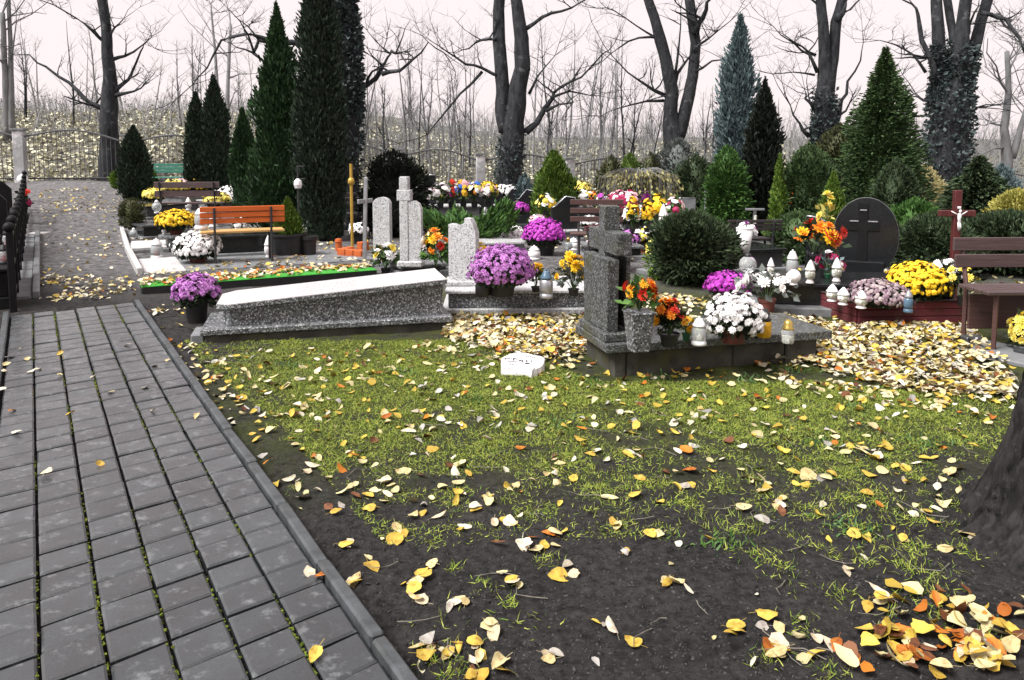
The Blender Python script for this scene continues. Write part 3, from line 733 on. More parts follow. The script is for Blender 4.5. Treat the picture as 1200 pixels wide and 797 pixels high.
# ================================================================ GRASS, WEEDS, CLODS
def blades(pts, hmin, hmax, wid, lean):
    b = B(); n = len(pts); pts = np.array(pts)
    V_ = np.array([(-0.5, 0, 0), (0.5, 0, 0), (0.38, 0.22, 0.55), (-0.38, 0.22, 0.55), (0, 0.75, 0.95)])
    h = RNG.uniform(hmin, hmax, n)
    b.inst(V_, [[0, 1, 2, 3], [3, 2, 4]], pts, rots(n, lean), np.stack([np.full(n, wid) * RNG.uniform(0.7, 1.4, n), h * RNG.uniform(0.4, 1.2, n), h], 1))
    return b
gp = []
GP = [(p.x, p.y) for p in (at(215, 398), at(560, 400), at(700, 445), at(955, 447), at(1190, 470), at(1180, 560), at(1130, 700), at(900, 690), at(700, 640), at(450, 640), at(330, 500), at(235, 425))]
x0, x1 = min(p[0] for p in GP), max(p[0] for p in GP); y0, y1 = min(p[1] for p in GP), max(p[1] for p in GP)
while len(gp) < 150000:
    x, y = random.uniform(x0, x1), random.uniform(y0, y1)
    if not in_poly(x, y, GP): continue
    m_ = mnoise.noise(Vector((x * 1.4, y * 1.4, 3.3))) * 0.7 + mnoise.noise(Vector((x * 6, y * 6, 1.1))) * 0.7
    m_ += 0.34 * (sst(3.2, 4.6, y)) - 0.3 * (1 - sst(3.0, 4.0, y)) - 0.25 * (1 - sst(-2.2, -1.2, x))
    if m_ < random.uniform(-0.35, 0.5): continue
    gp.append((x, y, ground_z(x, y)))
tag(blades(gp, 0.006, 0.027, 0.0027, 1.0).build('grass', 'grass'), 'thin yellowish green grass growing over the lawn soil', 'grass', kind='stuff')
gp = []
for k in range(420):                           # loose tufts out on the soil
    px, py = random.uniform(300, 1180), random.uniform(490, 797)
    P = at(px, py, 0); t_, s_ = path_coords(P.x, P.y)
    if s_ < 0.12: continue
    if mnoise.noise(Vector((P.x * 1.1, P.y * 1.1, 8.0))) < random.uniform(-0.3, 0.3): continue
    sp = random.uniform(0.015, 0.06)
    for j in range(random.randint(14, 60)):
        x, y = P.x + random.gauss(0, sp), P.y + random.gauss(0, sp); gp.append((x, y, ground_z(x, y)))
for (px, py) in ((215, 785), (345, 600), (925, 300), (470, 500), (1010, 655), (970, 790), (640, 655), (940, 735), (300, 690), (985, 700), (700, 570), (1070, 640), (900, 775)):
    P = at(px, py, 0); t_, s_ = path_coords(P.x, P.y)
    if s_ < 0.12 or P.y > 6: continue
    for j in range(70):
        x, y = P.x + random.gauss(0, 0.03), P.y + random.gauss(0, 0.03); gp.append((x, y, ground_z(x, y)))
tag(blades(gp, 0.01, 0.038, 0.0027, 0.85).build('grass_tufts', 'grass'), 'scattered small grass tufts on the bare dark soil', 'grass', kind='stuff')
gp = []
for (px, py) in ((650, 500), (1000, 620), (930, 435), (770, 443), (850, 640), (960, 520), (1090, 520), (560, 470), (340, 430), (470, 440), (690, 446), (880, 445), (1010, 480)):
    P = at(px, py, 0)
    for j in range(60):
        x, y = P.x + random.gauss(0, 0.07), P.y + random.gauss(0, 0.05); gp.append((x, y, ground_z(x, y)))
tag(blades(gp, 0.015, 0.05, 0.008, 0.6).build('weeds', 'weed'), 'fresh green weeds sprouting between the lawn grass', 'weeds', kind='stuff')
# clods
cp = []
while len(cp) < 7000:
    px, py = random.uniform(230, 1200), random.uniform(440, 800)
    P = at(px, py, 0); t_, s_ = path_coords(P.x, P.y)
    if s_ < 0.08: continue
    cp.append((P.x, P.y, ground_z(P.x, P.y)))
cp = np.array(cp); OV = np.array([(1, 0, 0), (-1, 0, 0), (0, 1, 0), (0, -1, 0), (0, 0, 0.9), (0, 0, -0.6)]); OF = [[0, 2, 4], [2, 1, 4], [1, 3, 4], [3, 0, 4], [2, 0, 5], [1, 2, 5], [3, 1, 5], [0, 3, 5]]
n = len(cp)
cb = B().inst(OV, OF, cp, rots(n, 0.6), np.stack([RNG.gamma(2, 0.0017, n) + 0.0015, RNG.gamma(2, 0.0017, n) + 0.0015, RNG.gamma(2, 0.0013, n) + 0.001], 1))
tag(cb.build('soil_crumbs', 'clod'), 'small crumbs of earth and grit on the bare soil', 'soil', kind='stuff')
# dry twigs
tb = B()
for k in range(60):
    px, py = random.uniform(300, 1180), random.uniform(470, 790); P = at(px, py, 0); t_, s_ = path_coords(P.x, P.y)
    if s_ < 0.12: continue
    a = random.uniform(0, 6.28); L = random.uniform(0.05, 0.2); pts = []
    for i in range(4):
        x, y = P.x + math.cos(a) * L * i / 3, P.y + math.sin(a) * L * i / 3; a += random.gauss(0, 0.3); pts.append((x, y, ground_z(x, y) + 0.006 + random.uniform(0, 0.01)))
    tb.tube(pts, [0.0022, 0.002, 0.0015, 0.001], 4)
tag(tb.build('dry_twigs', 'dry_twig'), 'thin dry stalks and twigs scattered on the soil', 'twigs', kind='stuff')

# ================================================================ BUILDERS
def gframe(near_l, near_r):
    """ground frame from two near corners seen in the photograph: origin, heading, length"""
    a, b = at(*near_l), at(*near_r)
    return a, math.atan2(b.y - a.y, b.x - a.x), math.hypot(b.x - a.x, b.y - a.y)
def loc2(o, rz, x, y, z=0.0):
    return Vector((o[0] + x * math.cos(rz) - y * math.sin(rz), o[1] + x * math.sin(rz) + y * math.cos(rz), o[2] + z))
def strokes(b, x0, x1, y, z, h, n, seed, axis='xy'):
    """a line of illegible engraved letter strokes"""
    rr = random.Random(seed); x = x0
    while x < x1:
        w = h * rr.uniform(0.25, 0.6)
        for k in range(rr.randint(1, 3)):
            if rr.random() < 0.5: b.box((x + rr.uniform(0, w), y + rr.uniform(-.1, .1) * h, z), (h * 0.14, h * rr.uniform(0.5, 1.0), 0.002))
            else: b.box((x + w / 2, y + rr.uniform(-.4, .4) * h, z), (w, h * 0.14, 0.002))
        x += w + h * rr.uniform(0.2, 0.4)
    return b

FLO_LO = (np.array([(math.cos(a), math.sin(a), 0.0) for a in np.linspace(0, 2 * np.pi, 7)[:-1]] + [(0, 0, 0.42)]), [[i, (i + 1) % 6, 6] for i in range(6)])
def flower_hi(npet=11, seed=1):
    rr = random.Random(seed); vs = []; fs = []
    for ring, (r, z, up, m) in enumerate(((1.0, 0.0, 0.22, npet), (0.68, 0.2, 0.34, npet - 2), (0.36, 0.38, 0.3, 6))):
        for k in range(m):
            a = 2 * math.pi * (k + 0.5 * ring) / m + rr.uniform(-.1, .1); w = 2.0 * r / m * 1.15
            c, s = math.cos(a), math.sin(a); b = len(vs); rad = r * rr.uniform(0.88, 1.05)
            for (q, hw, zz) in ((0.1, 0.1, z * 0.6), (rad * 0.65, w * 0.9, z + up * 0.5), (rad, w * 0.45, z + up * 0.75)):
                vs += [(c * q - s * hw, s * q + c * hw, zz), (c * q + s * hw, s * q - c * hw, zz)]
            fs += [[b, b + 1, b + 3, b + 2], [b + 2, b + 3, b + 5, b + 4]]
    return np.array(vs), fs
FLO_HI = flower_hi()
LEAFLET = (np.array([(0, 0, 0), (0.32, 0.15, 0.45), (0, 0.1, 1.0), (-0.32, 0.1, 0.5)]), [[0, 1, 2, 3]])
def dome_dirs(n, lo=-0.25, rng=RNG):
    z = rng.uniform(lo, 1.0, n); a = rng.uniform(0, 2 * np.pi, n); r = np.sqrt(np.maximum(0, 1 - z * z))
    return np.stack([r * np.cos(a), r * np.sin(a), z], 1)
def pot_part(t, rp, hp, material, z0=0.0, saucer=False, rim=True):
    prof = [(rp * 0.72, 0), (rp * 0.74, 0.004), (rp * 0.93, hp * 0.82), (rp * 1.02, hp * 0.83), (rp * 1.04, hp), (rp * 0.95, hp), (rp * 0.9, hp * 0.86), (0.001, hp * 0.85)]
    o = B().lathe(prof, 20, (0, 0, z0), cap=True).build('pot', material, t, False)
    if saucer: B().lathe([(rp * 0.7, 0), (rp * 0.95, 0.012), (rp * 0.97, 0.022), (rp * 0.7, 0.018)], 18, (0, 0, z0)).build('saucer', material, t)
    return o
def mum(label, P, R_, H_, colour, pot='plastic_black', rp=None, hp=None, fl=0.03, n=260, hi=False, lo=-0.2, name='chrysanthemum_pot', rz=0.0, group=None, skirt=0.35, second=None, bare=0.0, cat='flowers'):
    """potted chrysanthemum: pot, dark leaves, a dome of blossoms of radius R_ and height H_ above the pot"""
    t = thing(name, label, cat, P, rz, group)
    rp = rp or R_ * 0.55; hp = hp or rp * 1.3
    pot_part(t, rp, hp, pot)
    c = np.array([0, 0, hp + H_ * skirt * 0.6])
    rad = np.array([R_, R_, H_])
    # leaves
    m = int(n * 1.6)
    d = dome_dirs(m, -0.75); q = RNG.uniform(0.5, 0.94, m)[:, None]
    pos = c + d * rad * q; pos[:, 2] = np.maximum(pos[:, 2], hp * 0.75)
    b = B().inst(*LEAFLET, pos, align(d + RNG.normal(0, 0.6, d.shape)), RNG.uniform(1.2, 2.4, m) * fl)
    b.sphere(tuple(c), 1.0, 14, 8, tuple(rad * 0.72), 0.12)
    b.build('leaves', 'dark_leaf', t, kind='stuff')
    d = dome_dirs(n, lo)
    if bare:       # the blossoms thin out on the lower camera side
        keep = ~((d[:, 2] < 0.35) & (RNG.random(n) < bare)); d = d[keep]
    nn = len(d); bumps = 1 + 0.07 * RNG.normal(size=(nn, 1))
    pos = c + d * rad * bumps
    nrm = d / rad; R3 = align(nrm + RNG.normal(0, 0.25, nrm.shape) * np.linalg.norm(nrm, axis=1, keepdims=True))
    s_ = fl * RNG.uniform(0.75, 1.2, nn)
    F_ = FLO_HI if hi else FLO_LO
    if second:
        k2 = RNG.random(nn) < 0.45
        B().inst(*F_, pos[k2], R3[k2], s_[k2]).build('blossoms', 'p_' + second, t, kind='stuff')
        k2 = ~k2; pos, R3, s_ = pos[k2], R3[k2], s_[k2]
    B().inst(*F_, pos, R3, s_).build('blossoms', 'p_' + colour, t, kind='stuff')
    return t
def bouquet(label, P, R_, H_, colours, vessel=None, rv=0.05, hv=0.12, nb=14, fl=0.045, name='flower_bouquet', green='f_green', cat='flowers', rz=0.0, hi=True, leafy=60, vessel_name='vase', stem=True, spread=1.0):
    t = thing(name, label, cat, P, rz)
    if vessel:
        if vessel_name == 'pot': pot_part(t, rv, hv, vessel)
        else: B().lathe([(rv * 0.6, 0), (rv * 0.55, hv * 0.1), (rv * 0.8, hv * 0.6), (rv, hv), (rv * 0.85, hv), (rv * 0.5, hv * 0.5)], 16).build(vessel_name, vessel, t, True)
    else: hv = 0.0
    d = dome_dirs(nb, 0.05); c = np.array([0, 0, hv + H_ * 0.35]); rad = np.array([R_, R_, H_ * 0.65])
    pos = c + d * rad * RNG.uniform(0.75, 1.05, (nb, 1))
    if stem:
        sb = B()
        for p_ in pos: sb.tube([(0, 0, hv * 0.7), tuple((p_ * np.array([0.4, 0.4, 0.6])) + np.array([0, 0, hv * 0.3])), tuple(p_)], 0.003, 4, cap=False)
        sb.build('stems', 'f_green', t)
    m = leafy; dl = dome_dirs(m, -0.3); pl = c + dl * rad * RNG.uniform(0.2, 0.9, (m, 1)); pl[:, 2] = np.maximum(pl[:, 2], hv * 0.8)
    B().inst(*LEAFLET, pl, align(dl + RNG.normal(0, 0.4, dl.shape)), RNG.uniform(0.9, 1.9, m) * fl).build('leaves', green, t, kind='stuff')
    cols = colours if isinstance(colours, (list, tuple)) else [colours]
    ci = RNG.integers(0, len(cols), nb)
    for i, cn in enumerate(cols):
        k_ = ci == i
        if not k_.any(): continue
        B().inst(*(FLO_HI if hi else FLO_LO), pos[k_], align(d[k_] + RNG.normal(0, 0.3, d[k_].shape)), fl * RNG.uniform(0.75, 1.25, int(k_.sum()))).build('blossoms', 'p_' + cn, t, kind='stuff')
    return t
def lantern(label, P, h, r, kind='cone', body='glass_clear', lid='white_plastic', base='white_plastic', inner='candle_red', name='grave_lantern', rz=0.0):
    t = thing(name, label, 'lantern', P, rz)
    n = 18
    if kind == 'cone' and body == 'white_wax': body = 'lantern_pattern'
    if kind == 'cone':
        B().lathe([(r * 0.8, 0), (r * 0.85, h * 0.04), (r * 0.62, h * 0.12), (r * 0.6, h * 0.16)], n).build('base', base, t, True)
        B().lathe([(r * 0.6, h * 0.16), (r * 0.95, h * 0.25), (r, h * 0.42), (r * 0.85, h * 0.56)], n).build('glass', body, t, True)
        B().lathe([(r * 1.0, h * 0.56), (r * 1.02, h * 0.6), (r * 0.8, h * 0.68), (r * 0.62, h * 0.8), (r * 0.3, h * 0.93), (r * 0.06, h)], n).build('lid', lid, t, True)
    elif kind == 'jar':
        B().lathe([(r * 0.95, 0), (r, h * 0.05), (r * 0.92, h * 0.14), (r * 0.8, h * 0.16)], n).build('base', base, t, True)
        B().lathe([(r * 0.82, h * 0.16), (r * 0.98, h * 0.3), (r * 0.95, h * 0.55), (r * 0.7, h * 0.66)], n).build('glass', body, t, True)
        B().lathe([(r * 0.4, h * 0.17), (r * 0.4, h * 0.42)], 12).build('candle', inner, t)
        l = B().lathe([(r * 0.85, h * 0.66), (r * 0.88, h * 0.7), (r * 0.7, h * 0.78), (r * 0.45, h * 0.9), (r * 0.4, h * 0.93)], n).build('lid', lid, t, True)
        B().sphere((0, 0, h * 0.96), r * 0.16, 8, 6).build('finial', lid, l, True)
    elif kind == 'sphere':
        B().lathe([(r * 0.6, 0), (r * 0.55, h * 0.1), (r * 0.3, h * 0.14)], n).build('base', base, t, True)
        B().sphere((0, 0, h * 0.14 + r), r, 18, 12).build('glass', body, t, True)
        B().lathe([(r * 0.3, h * 0.14 + r * 1.92), (r * 0.45, h * 0.14 + r * 1.95), (r * 0.38, h * 0.9), (r * 0.1, h)], 12).build('lid', lid, t, True)
    elif kind == 'cup':
        B().lathe([(r * 0.8, 0), (r * 0.98, h * 0.06), (r, h * 0.5), (r * 0.86, h * 0.58)], n, cap=False).build('glass', body, t, True)
        B().lathe([(r * 0.7, h * 0.02), (r * 0.74, h * 0.3)], 14).build('candle', inner, t)
        B().lathe([(r * 0.9, h * 0.58), (r * 0.95, h * 0.64), (r * 0.7, h * 0.7), (r * 0.74, h * 0.86), (r * 0.3, h)], n).build('lid', lid, t, True)
    return t
def bench(label, P, rz, L, n_back=3, n_seat=3, wood='wood_brown', frame='iron', seat_h=0.43, back_h=0.82, depth=0.36, seatwood=None, lean=0.06, plank=0.085, panel=None, overhang=0.12, strap=None, name='bench'):
    """local x along the bench, local +y towards the backrest; origin at the middle of the seat's ground"""
    t = thing(name, label, 'bench', P, rz); seatwood = seatwood or wood
    for k in range(n_seat):
        w = depth / n_seat - 0.012
        B().box((0, -depth / 2 + (k + 0.5) * depth / n_seat, seat_h), (L, w, 0.028), 0.005).build('seat_plank', seatwood, t)
    z0, z1 = seat_h + 0.12, back_h
    for k in range(n_back):
        zc = z0 + (k + 0.5) * (z1 - z0) / n_back; hh = min(plank, (z1 - z0) / n_back - 0.012)
        B().box((0, depth / 2 + 0.01 + lean * (zc - seat_h) / 0.4, zc), (L, 0.024, hh), 0.005).build('back_plank', wood, t)
    for sx in (-1, 1):
        x = sx * (L / 2 - overhang)
        B().tube([(x, depth / 2 + 0.035, 0), (x, depth / 2 + 0.03, seat_h), (x, depth / 2 + 0.04 + lean * (back_h - seat_h) / 0.4, back_h - 0.02)], 0.017, 6).build('leg', strap or frame, t)
        B().tube([(x, -depth / 2 + 0.05, 0), (x, -depth / 2 + 0.05, seat_h - 0.015)], 0.017, 6).build('leg', frame, t)
        B().tube([(x, -depth / 2 + 0.03, seat_h - 0.026), (x, depth / 2 + 0.03, seat_h - 0.026)], 0.012, 6).build('seat_support', frame, t)
    if panel: B().box((0, depth / 2 - 0.01, seat_h * 0.55), (L - 2 * overhang, 0.02, seat_h * 0.6), 0.004).build('panel', panel, t)
    return t
def tomb(label, near_l, near_r, W, h=0.25, body='granite_dark', top=None, foot='concrete_grey', name='tomb', over=0.04, footh=0.06, stone=None, stone_mat=None, xs_=0.12, L=None):
    o, rz, L0 = gframe(near_l, near_r); L = L or L0
    t = thing(name, label, 'tomb', o, rz)
    B().box((L / 2, W / 2, footh / 2 - 0.05), (L, W, footh + 0.1), 0.01).build('plinth', foot, t)
    B().box((L / 2, W / 2, footh + (h - footh - 0.04) / 2), (L - 0.12, W - 0.12, h - footh - 0.04), 0.006).build('chest', body, t)
    B().box((L / 2, W / 2, h - 0.02), (L - 0.12 + 2 * over, W - 0.12 + 2 * over, 0.04), 0.008).build('cover_slab', top or body, t)
    return t, o, rz, L

# ================================================================ LEFT TERRAZZO TOMB (sloping lid)
o, rz, L = gframe((238, 404), (527, 387)); W = 0.72
t = thing('coffin_tomb', 'long terrazzo tomb with sloping polished lid beside the paved path', 'tomb', o, rz)
B().box((L / 2, W / 2, -0.0), (L - 0.02, W - 0.06, 0.13), 0.008).build('foundation', 'concrete_old', t)
B().box((L / 2 + 0.005, W / 2, 0.09), (L + 0.05, W, 0.05), 0.008).build('plinth', 'terrazzo_grey', t)
x0, x1, y0, y1 = 0.14, L - 0.04, 0.09, W - 0.09; zl, zr = 0.255, 0.385
c_ = 0.06
ol = [(x0, y0 + c_), (x0 + c_, y0), (x1, y0), (x1, y1), (x0 + c_, y1), (x0, y1 - c_)]
def sloped(ol, zb, zf):
    b = B(); n = len(ol)
    vs = [(x, y, zb(x)) for x, y in ol] + [(x, y, zf(x)) for x, y in ol]
    fs = [list(range(n - 1, -1, -1)), list(range(n, 2 * n))] + [[i, (i + 1) % n, (i + 1) % n + n, i + n] for i in range(n)]
    return b.add(vs, fs)
zt = lambda x: zl + (zr - zl) * (x - x0) / (x1 - x0)
sloped(ol, lambda x: 0.113, zt).build('chest', 'terrazzo_grey', t)
e = 0.05; c2 = 0.1
ol2 = [(x0 - e, y0 - e + c2), (x0 - e + c2, y0 - e), (x1 + e * 0.6, y0 - e), (x1 + e * 0.6, y1 + e), (x0 - e + c2, y1 + e), (x0 - e, y1 + e - c2)]
sloped(ol2, lambda x: zt(x) + 0.002, lambda x: zt(x) + 0.036).build('lid_edge', 'terrazzo_grey', t)
ol3 = [(x + (0.006 if x < L / 2 else -0.006), y + (0.006 if y < W / 2 else -0.006)) for x, y in ol2]
lid = sloped(ol3, lambda x: zt(x) + 0.0362, lambda x: zt(x) + 0.042).build('lid', 'terrazzo_polished', t)
eb = B(); rr = random.Random(4)
for row in range(4):
    x = x0 + 0.55 + row * 0.02
    while x < x0 + 1.05:
        w = rr.uniform(0.01, 0.03)
        eb.add([(x, y1 - 0.12 - row * 0.09, zt(x) + 0.0425), (x + w, y1 - 0.12 - row * 0.09, zt(x + w) + 0.0425), (x + w, y1 - 0.14 - row * 0.09, zt(x + w) + 0.0425), (x, y1 - 0.14 - row * 0.09, zt(x) + 0.0425)], [[3, 2, 1, 0]]); x += w + rr.uniform(0.012, 0.03)
eb.build('inscription', 'engraving_faint', lid)
sp = at(232, 401)
o_ = B().box((0, 0, 0), (0.3, 0.1, 0.1), 0.01).build('step_block', 'concrete_grey', None, loc=loc2(o, rz, -0.055, 0.25, 0.01), rz=rz + math.pi / 2)
tag(o_, 'small grey stone block at the foot of the sloping tomb', 'block')

# purple chrysanthemum by the tomb foot
mum('lilac purple chrysanthemum in black pot at the foot of the sloping terrazzo tomb', at(231, 378), 0.175, 0.15, 'lilac', 'plastic_black', 0.105, 0.235, 0.03, 300, hi=True, lo=-0.1, bare=0.2)

# ================================================================ HEADSTONE TOMB
o, rz, L = gframe((524, 367), (692, 366)); W = 0.85
t = thing('headstone_tomb', 'pale terrazzo tomb border with notched headstone in the middle', 'tomb', o, rz)
B().box((L / 2, W / 2, 0.0), (L + 0.1, W + 0.04, 0.08), 0.01).build('plinth', 'terrazzo_light', t)
B().box((L / 2, W / 2, 0.11), (L - 0.02, W - 0.06, 0.14), 0.008).build('border', 'terrazzo_grey', t)
B().box((L / 2, W / 2, 0.195), (L + 0.04, W, 0.03), 0.006).build('cover_slab', 'terrazzo_light', t)
B().box((0.15, W * 0.45, 0.235), (0.36, 0.3, 0.05), 0.01).build('headstone_base', 'terrazzo_light', t)
hs = B()
w = 0.27; zb = 0.26; z1 = 0.86
prof = [(0, zb), (w, zb), (w, z1 - 0.14), (w - 0.03, z1 - 0.045), (w - 0.055, z1), (w - 0.11, z1 + 0.005), (w - 0.115, z1 - 0.05), (w - 0.15, z1 - 0.055), (w - 0.19, z1 - 0.075), (w - 0.215, z1 - 0.06), (0, z1 - 0.055)]
hs.prism(prof, -0.08, 0.06)
h_ = hs.build('headstone', 'terrazzo_light', t, loc=(0.02, W * 0.45, 0), rz=R(-14))
TOP = 0.212
def on(px, py, z): return at(px, py, z)
mum('large lilac pink chrysanthemum in black pot beside the notched headstone', on(588, 346, TOP), 0.275, 0.22, 'lilac', 'plastic_black', 0.14, 0.17, 0.021, 900, hi=True, lo=-0.3, bare=0.35, second='lilac')
bouquet('yellow flowers with grey green leaves at the right end of the headstone tomb', on(672, 346, TOP), 0.17, 0.3, ['yellow'], 'plastic_black', 0.05, 0.06, 26, 0.045, green='f_grey_green', leafy=120, vessel_name='pot')
bouquet('yellow flower cluster between the lilac chrysanthemum and the metal lantern', on(628, 342, TOP), 0.07, 0.22, ['yellow'], 'plastic_black', 0.045, 0.05, 8, 0.045, leafy=40, vessel_name='pot')
bouquet('yellow roses behind the notched headstone', on(566, 331, TOP), 0.09, 0.36, ['lemon', 'yellow'], 'plastic_black', 0.05, 0.06, 10, 0.05, leafy=40, vessel_name='pot')
lantern('steel grave lantern with blue lid among the yellow flowers', on(640, 349, TOP), 0.26, 0.062, 'jar', 'steel', 'candle_blue', 'steel')
lantern('dark empty candle holder beside the lilac chrysanthemum pot', on(566, 347, TOP), 0.2, 0.07, 'cup', 'plastic_black', 'plastic_black', 'plastic_black', 'plastic_black')

# ================================================================ PAIR OF STELES behind
t, o, rz, L = tomb('dark low tomb carrying the cross topped terrazzo stele', (468, 326), (530, 322), 0.7, 0.14, 'granite_matte', 'terrazzo_grey')
P = at(482, 312, 0.14)
s_ = thing('cross_stele', 'tall pale terrazzo stele with a cross top and rounded shoulder', 'gravestone', P, R(-6))
D = P.y; zt_ = height_at(473, 207, D) - P.z
B().box((0, 0, 0.035), (0.3, 0.2, 0.07), 0.012).build('base', 'terrazzo_light', s_)
px = 1 / ppm(D)
B().box((-0.07, 0, 0.07 + (zt_ - 0.07) / 2), (0.105, 0.12, zt_ - 0.07), 0.008).build('cross_shaft', 'terrazzo_light', s_)
B().box((-0.07, -0.0, zt_ - 0.22), (0.165, 0.126, 0.13), 0.008).build('cross_arms', 'terrazzo_light', s_)
b = B(); zz = zt_ - 0.29
b.prism([(-0.015, 0.07), (0.135, 0.07), (0.135, zz - 0.09), (0.11, zz - 0.03), (0.06, zz + 0.005), (-0.015, zz)], -0.05, 0.05); b.build('shoulder_slab', 'terrazzo_light', s_)
P = at(449, 312); D = P.y
s_ = thing('rounded_stele', 'narrow grey terrazzo stele with rounded top', 'gravestone', P, R(-8))
zt_ = height_at(449, 231, D) - P.z; w = 20 / ppm(D) / 2
out = [(-w, 0.05), (w, 0.05), (w, zt_ - w * 0.8)] + [(w * math.cos(a), zt_ - w * 0.8 + w * 0.8 * math.sin(a)) for a in np.linspace(0.2, math.pi - 0.2, 9)] + [(-w, zt_ - w * 0.8)]
B().prism(out, -0.06, 0.06).build('stone', 'terrazzo_light', s_); B().box((0, 0, 0.03), (w * 2 + 0.1, 0.22, 0.08), 0.01).build('base', 'terrazzo_grey', s_)
bouquet('white and yellow flower posy in front of the pale steles', at(452, 322), 0.17, 0.27, ['white', 'lemon'], 'plastic_black', 0.06, 0.08, 16, 0.065, green='f_green', leafy=110, vessel_name='pot')
bouquet('orange red and yellow roses on the dark tomb beside the cross stele', at(511, 318, 0.14), 0.14, 0.4, ['orange', 'yellow', 'red', 'white'], 'plastic_black', 0.06, 0.07, 16, 0.065, green='f_green_vivid', leafy=110, vessel_name='pot')

# ================================================================ CROSS GRAVE
o = at(713, 441); rz = R(14); L, W = 1.66, 0.6
t = thing('cross_grave', 'weathered grave with stone cross and speckled slab on the lawn', 'grave', o, rz)
# foundation: rough concrete, built of cast blocks
x = 0.04
for w_ in (0.10, 0.8, 0.42, 0.26):
    B().box((x + w_ / 2, W / 2 + random.uniform(-0.006, 0.006), 0.06), (w_ - 0.006, W - 0.05, 0.2), 0.012).build('foundation_block', 'concrete_old', t); x += w_
B().box((L / 2 + 0.01, W / 2, 0.19), (L + 0.07, W + 0.05, 0.06), 0.006).build('slab', 'terrazzo_old', t)
B().box((0.13, W / 2, 0.25), (0.3, W - 0.06, 0.06), 0.008).build('pedestal', 'terrazzo_old', t)
ZS = 0.22
cz = 0.28; ztop = 1.13
B().box((0.05, W / 2 + 0.0, cz + 0.25), (0.085, W - 0.14, 0.5), 0.006, top=(1.0, 1.06)).build('back_slab', 'terrazzo_old', t)
cr = B().box((0.105, W / 2 - 0.015, (cz + ztop) / 2), (0.12, 0.115, ztop - cz), 0.006, top=(0.94, 0.94)).build('cross_shaft', 'terrazzo_old', t)
B().box((0.108, W / 2 - 0.015, 0.885), (0.112, 0.55, 0.15), 0.006).build('cross_arms', 'terrazzo_old', t)
B().box((0.175, W / 2 - 0.015, cz + 0.26), (0.03, W - 0.22, 0.5), 0.005).build('front_panel', 'terrazzo_old', t)
# vessels and flowers on the slab
def sl(px, py): return at(px, py, ZS + 0.001)
P = sl(748, 411)
v = thing('stone_vase', 'tapered square terrazzo vase with red and yellow flowers before the cross', 'vase', P, rz)
B().box((0, 0, 0.125), (0.11, 0.11, 0.25), 0.006, top=(1.42, 1.42)).build('body', 'terrazzo_grey', v)
B().box((0, 0, 0.254), (0.172, 0.172, 0.012), 0.004).build('rim', 'terrazzo_grey', v)
bouquet('red and yellow silk flowers standing in the stone vase', P + Vector((0, 0, 0.2605)), 0.11, 0.21, ['red', 'orange', 'gold', 'red'], None, nb=26, fl=0.04, green='f_green_vivid', leafy=70)
bouquet('orange and red flowers in the dark pot between vase and glass lantern', sl(784, 405), 0.10, 0.22, ['orange', 'gold', 'orange', 'red'], 'plastic_black', 0.068, 0.085, 30, 0.034, green='dark_leaf', leafy=260, vessel_name='pot')
bouquet('tiny green pot with yellow blooms on the cross grave slab', sl(804, 399), 0.06, 0.12, ['gold', 'yellow'], 'plastic_green', 0.03, 0.05, 9, 0.03, green='f_thuja_bright', leafy=30, vessel_name='pot')
lantern('glass lantern with white base on the cross grave slab', sl(819, 404), 0.19, 0.052, 'jar', 'glass_clear', 'white_plastic', 'white_plastic', 'white_wax')
mum('big white chrysanthemum in reddish pot on the cross grave slab', sl(859, 401), 0.185, 0.15, 'white', 'terracotta', 0.098, 0.095, 0.024, 460, hi=True, lo=-0.55, bare=0.62, skirt=0.75)
lantern('yellow candle lantern with black lid behind the white chrysanthemum', sl(895, 395), 0.2, 0.05, 'cup', 'candle_yellow', 'plastic_black', 'steel', 'candle_yellow')
lantern('clear glass candle jar at the right end of the cross grave', sl(923, 402), 0.16, 0.042, 'cup', 'glass_clear', 'gold_lid', 'steel', 'white_wax')

# ================================================================ WRITING STONE
P = at(612, 436)
ws = thing('inscribed_stone', 'broken white stone with dark lettering lying on the lawn', 'stone', P, R(-12))
outl = [(-0.13, -0.075), (-0.06, -0.085), (0.03, -0.1), (0.085, -0.11), (0.14, -0.05), (0.15, 0.04), (0.13, 0.075), (0.05, 0.1), (-0.04, 0.115), (-0.11, 0.09), (-0.15, 0.03)]
ol_ = []
for i in range(len(outl)):
    a_, b_ = outl[i], outl[(i + 1) % len(outl)]
    for s in (0, 0.25, 0.5, 0.75): ol_.append((a_[0] + (b_[0] - a_[0]) * s, a_[1] + (b_[1] - a_[1]) * s))
n = len(ol_); vs = []; rings = [(1.0, -0.03), (1.02, 0.02), (1.0, 0.045), (0.96, 0.055), (0.8, 0.06), (0.6, 0.062), (0.4, 0.063), (0.2, 0.064)]
for k_, (q, z) in enumerate(rings):
    for (x, y) in ol_:
        w_ = mnoise.noise(Vector((x * 38, y * 38, k_ * 1.3))); x2, y2 = x * q * (1 + 0.05 * w_), y * q * (1 + 0.05 * w_)
        vs.append((x2, y2, z + (0.24 * (y2 + 0.1) if k_ > 1 else 0) + (0.007 * w_ if k_ in (1, 2, 3) else 0.003 * w_)))
vs.append((0, 0, 0.064 + 0.024)); fs = []
for k_ in range(len(rings) - 1):
    for i in range(n): fs.append([k_ * n + i, k_ * n + (i + 1) % n, (k_ + 1) * n + (i + 1) % n, (k_ + 1) * n + i])
for i in range(n): fs.append([(len(rings) - 1) * n + i, (len(rings) - 1) * n + (i + 1) % n, len(vs) - 1])
stone = B().add(vs, fs).build('stone', 'white_stone', ws)
eb = B()
tz = lambda y: 0.0645 + 0.24 * (y + 0.1) + 0.002
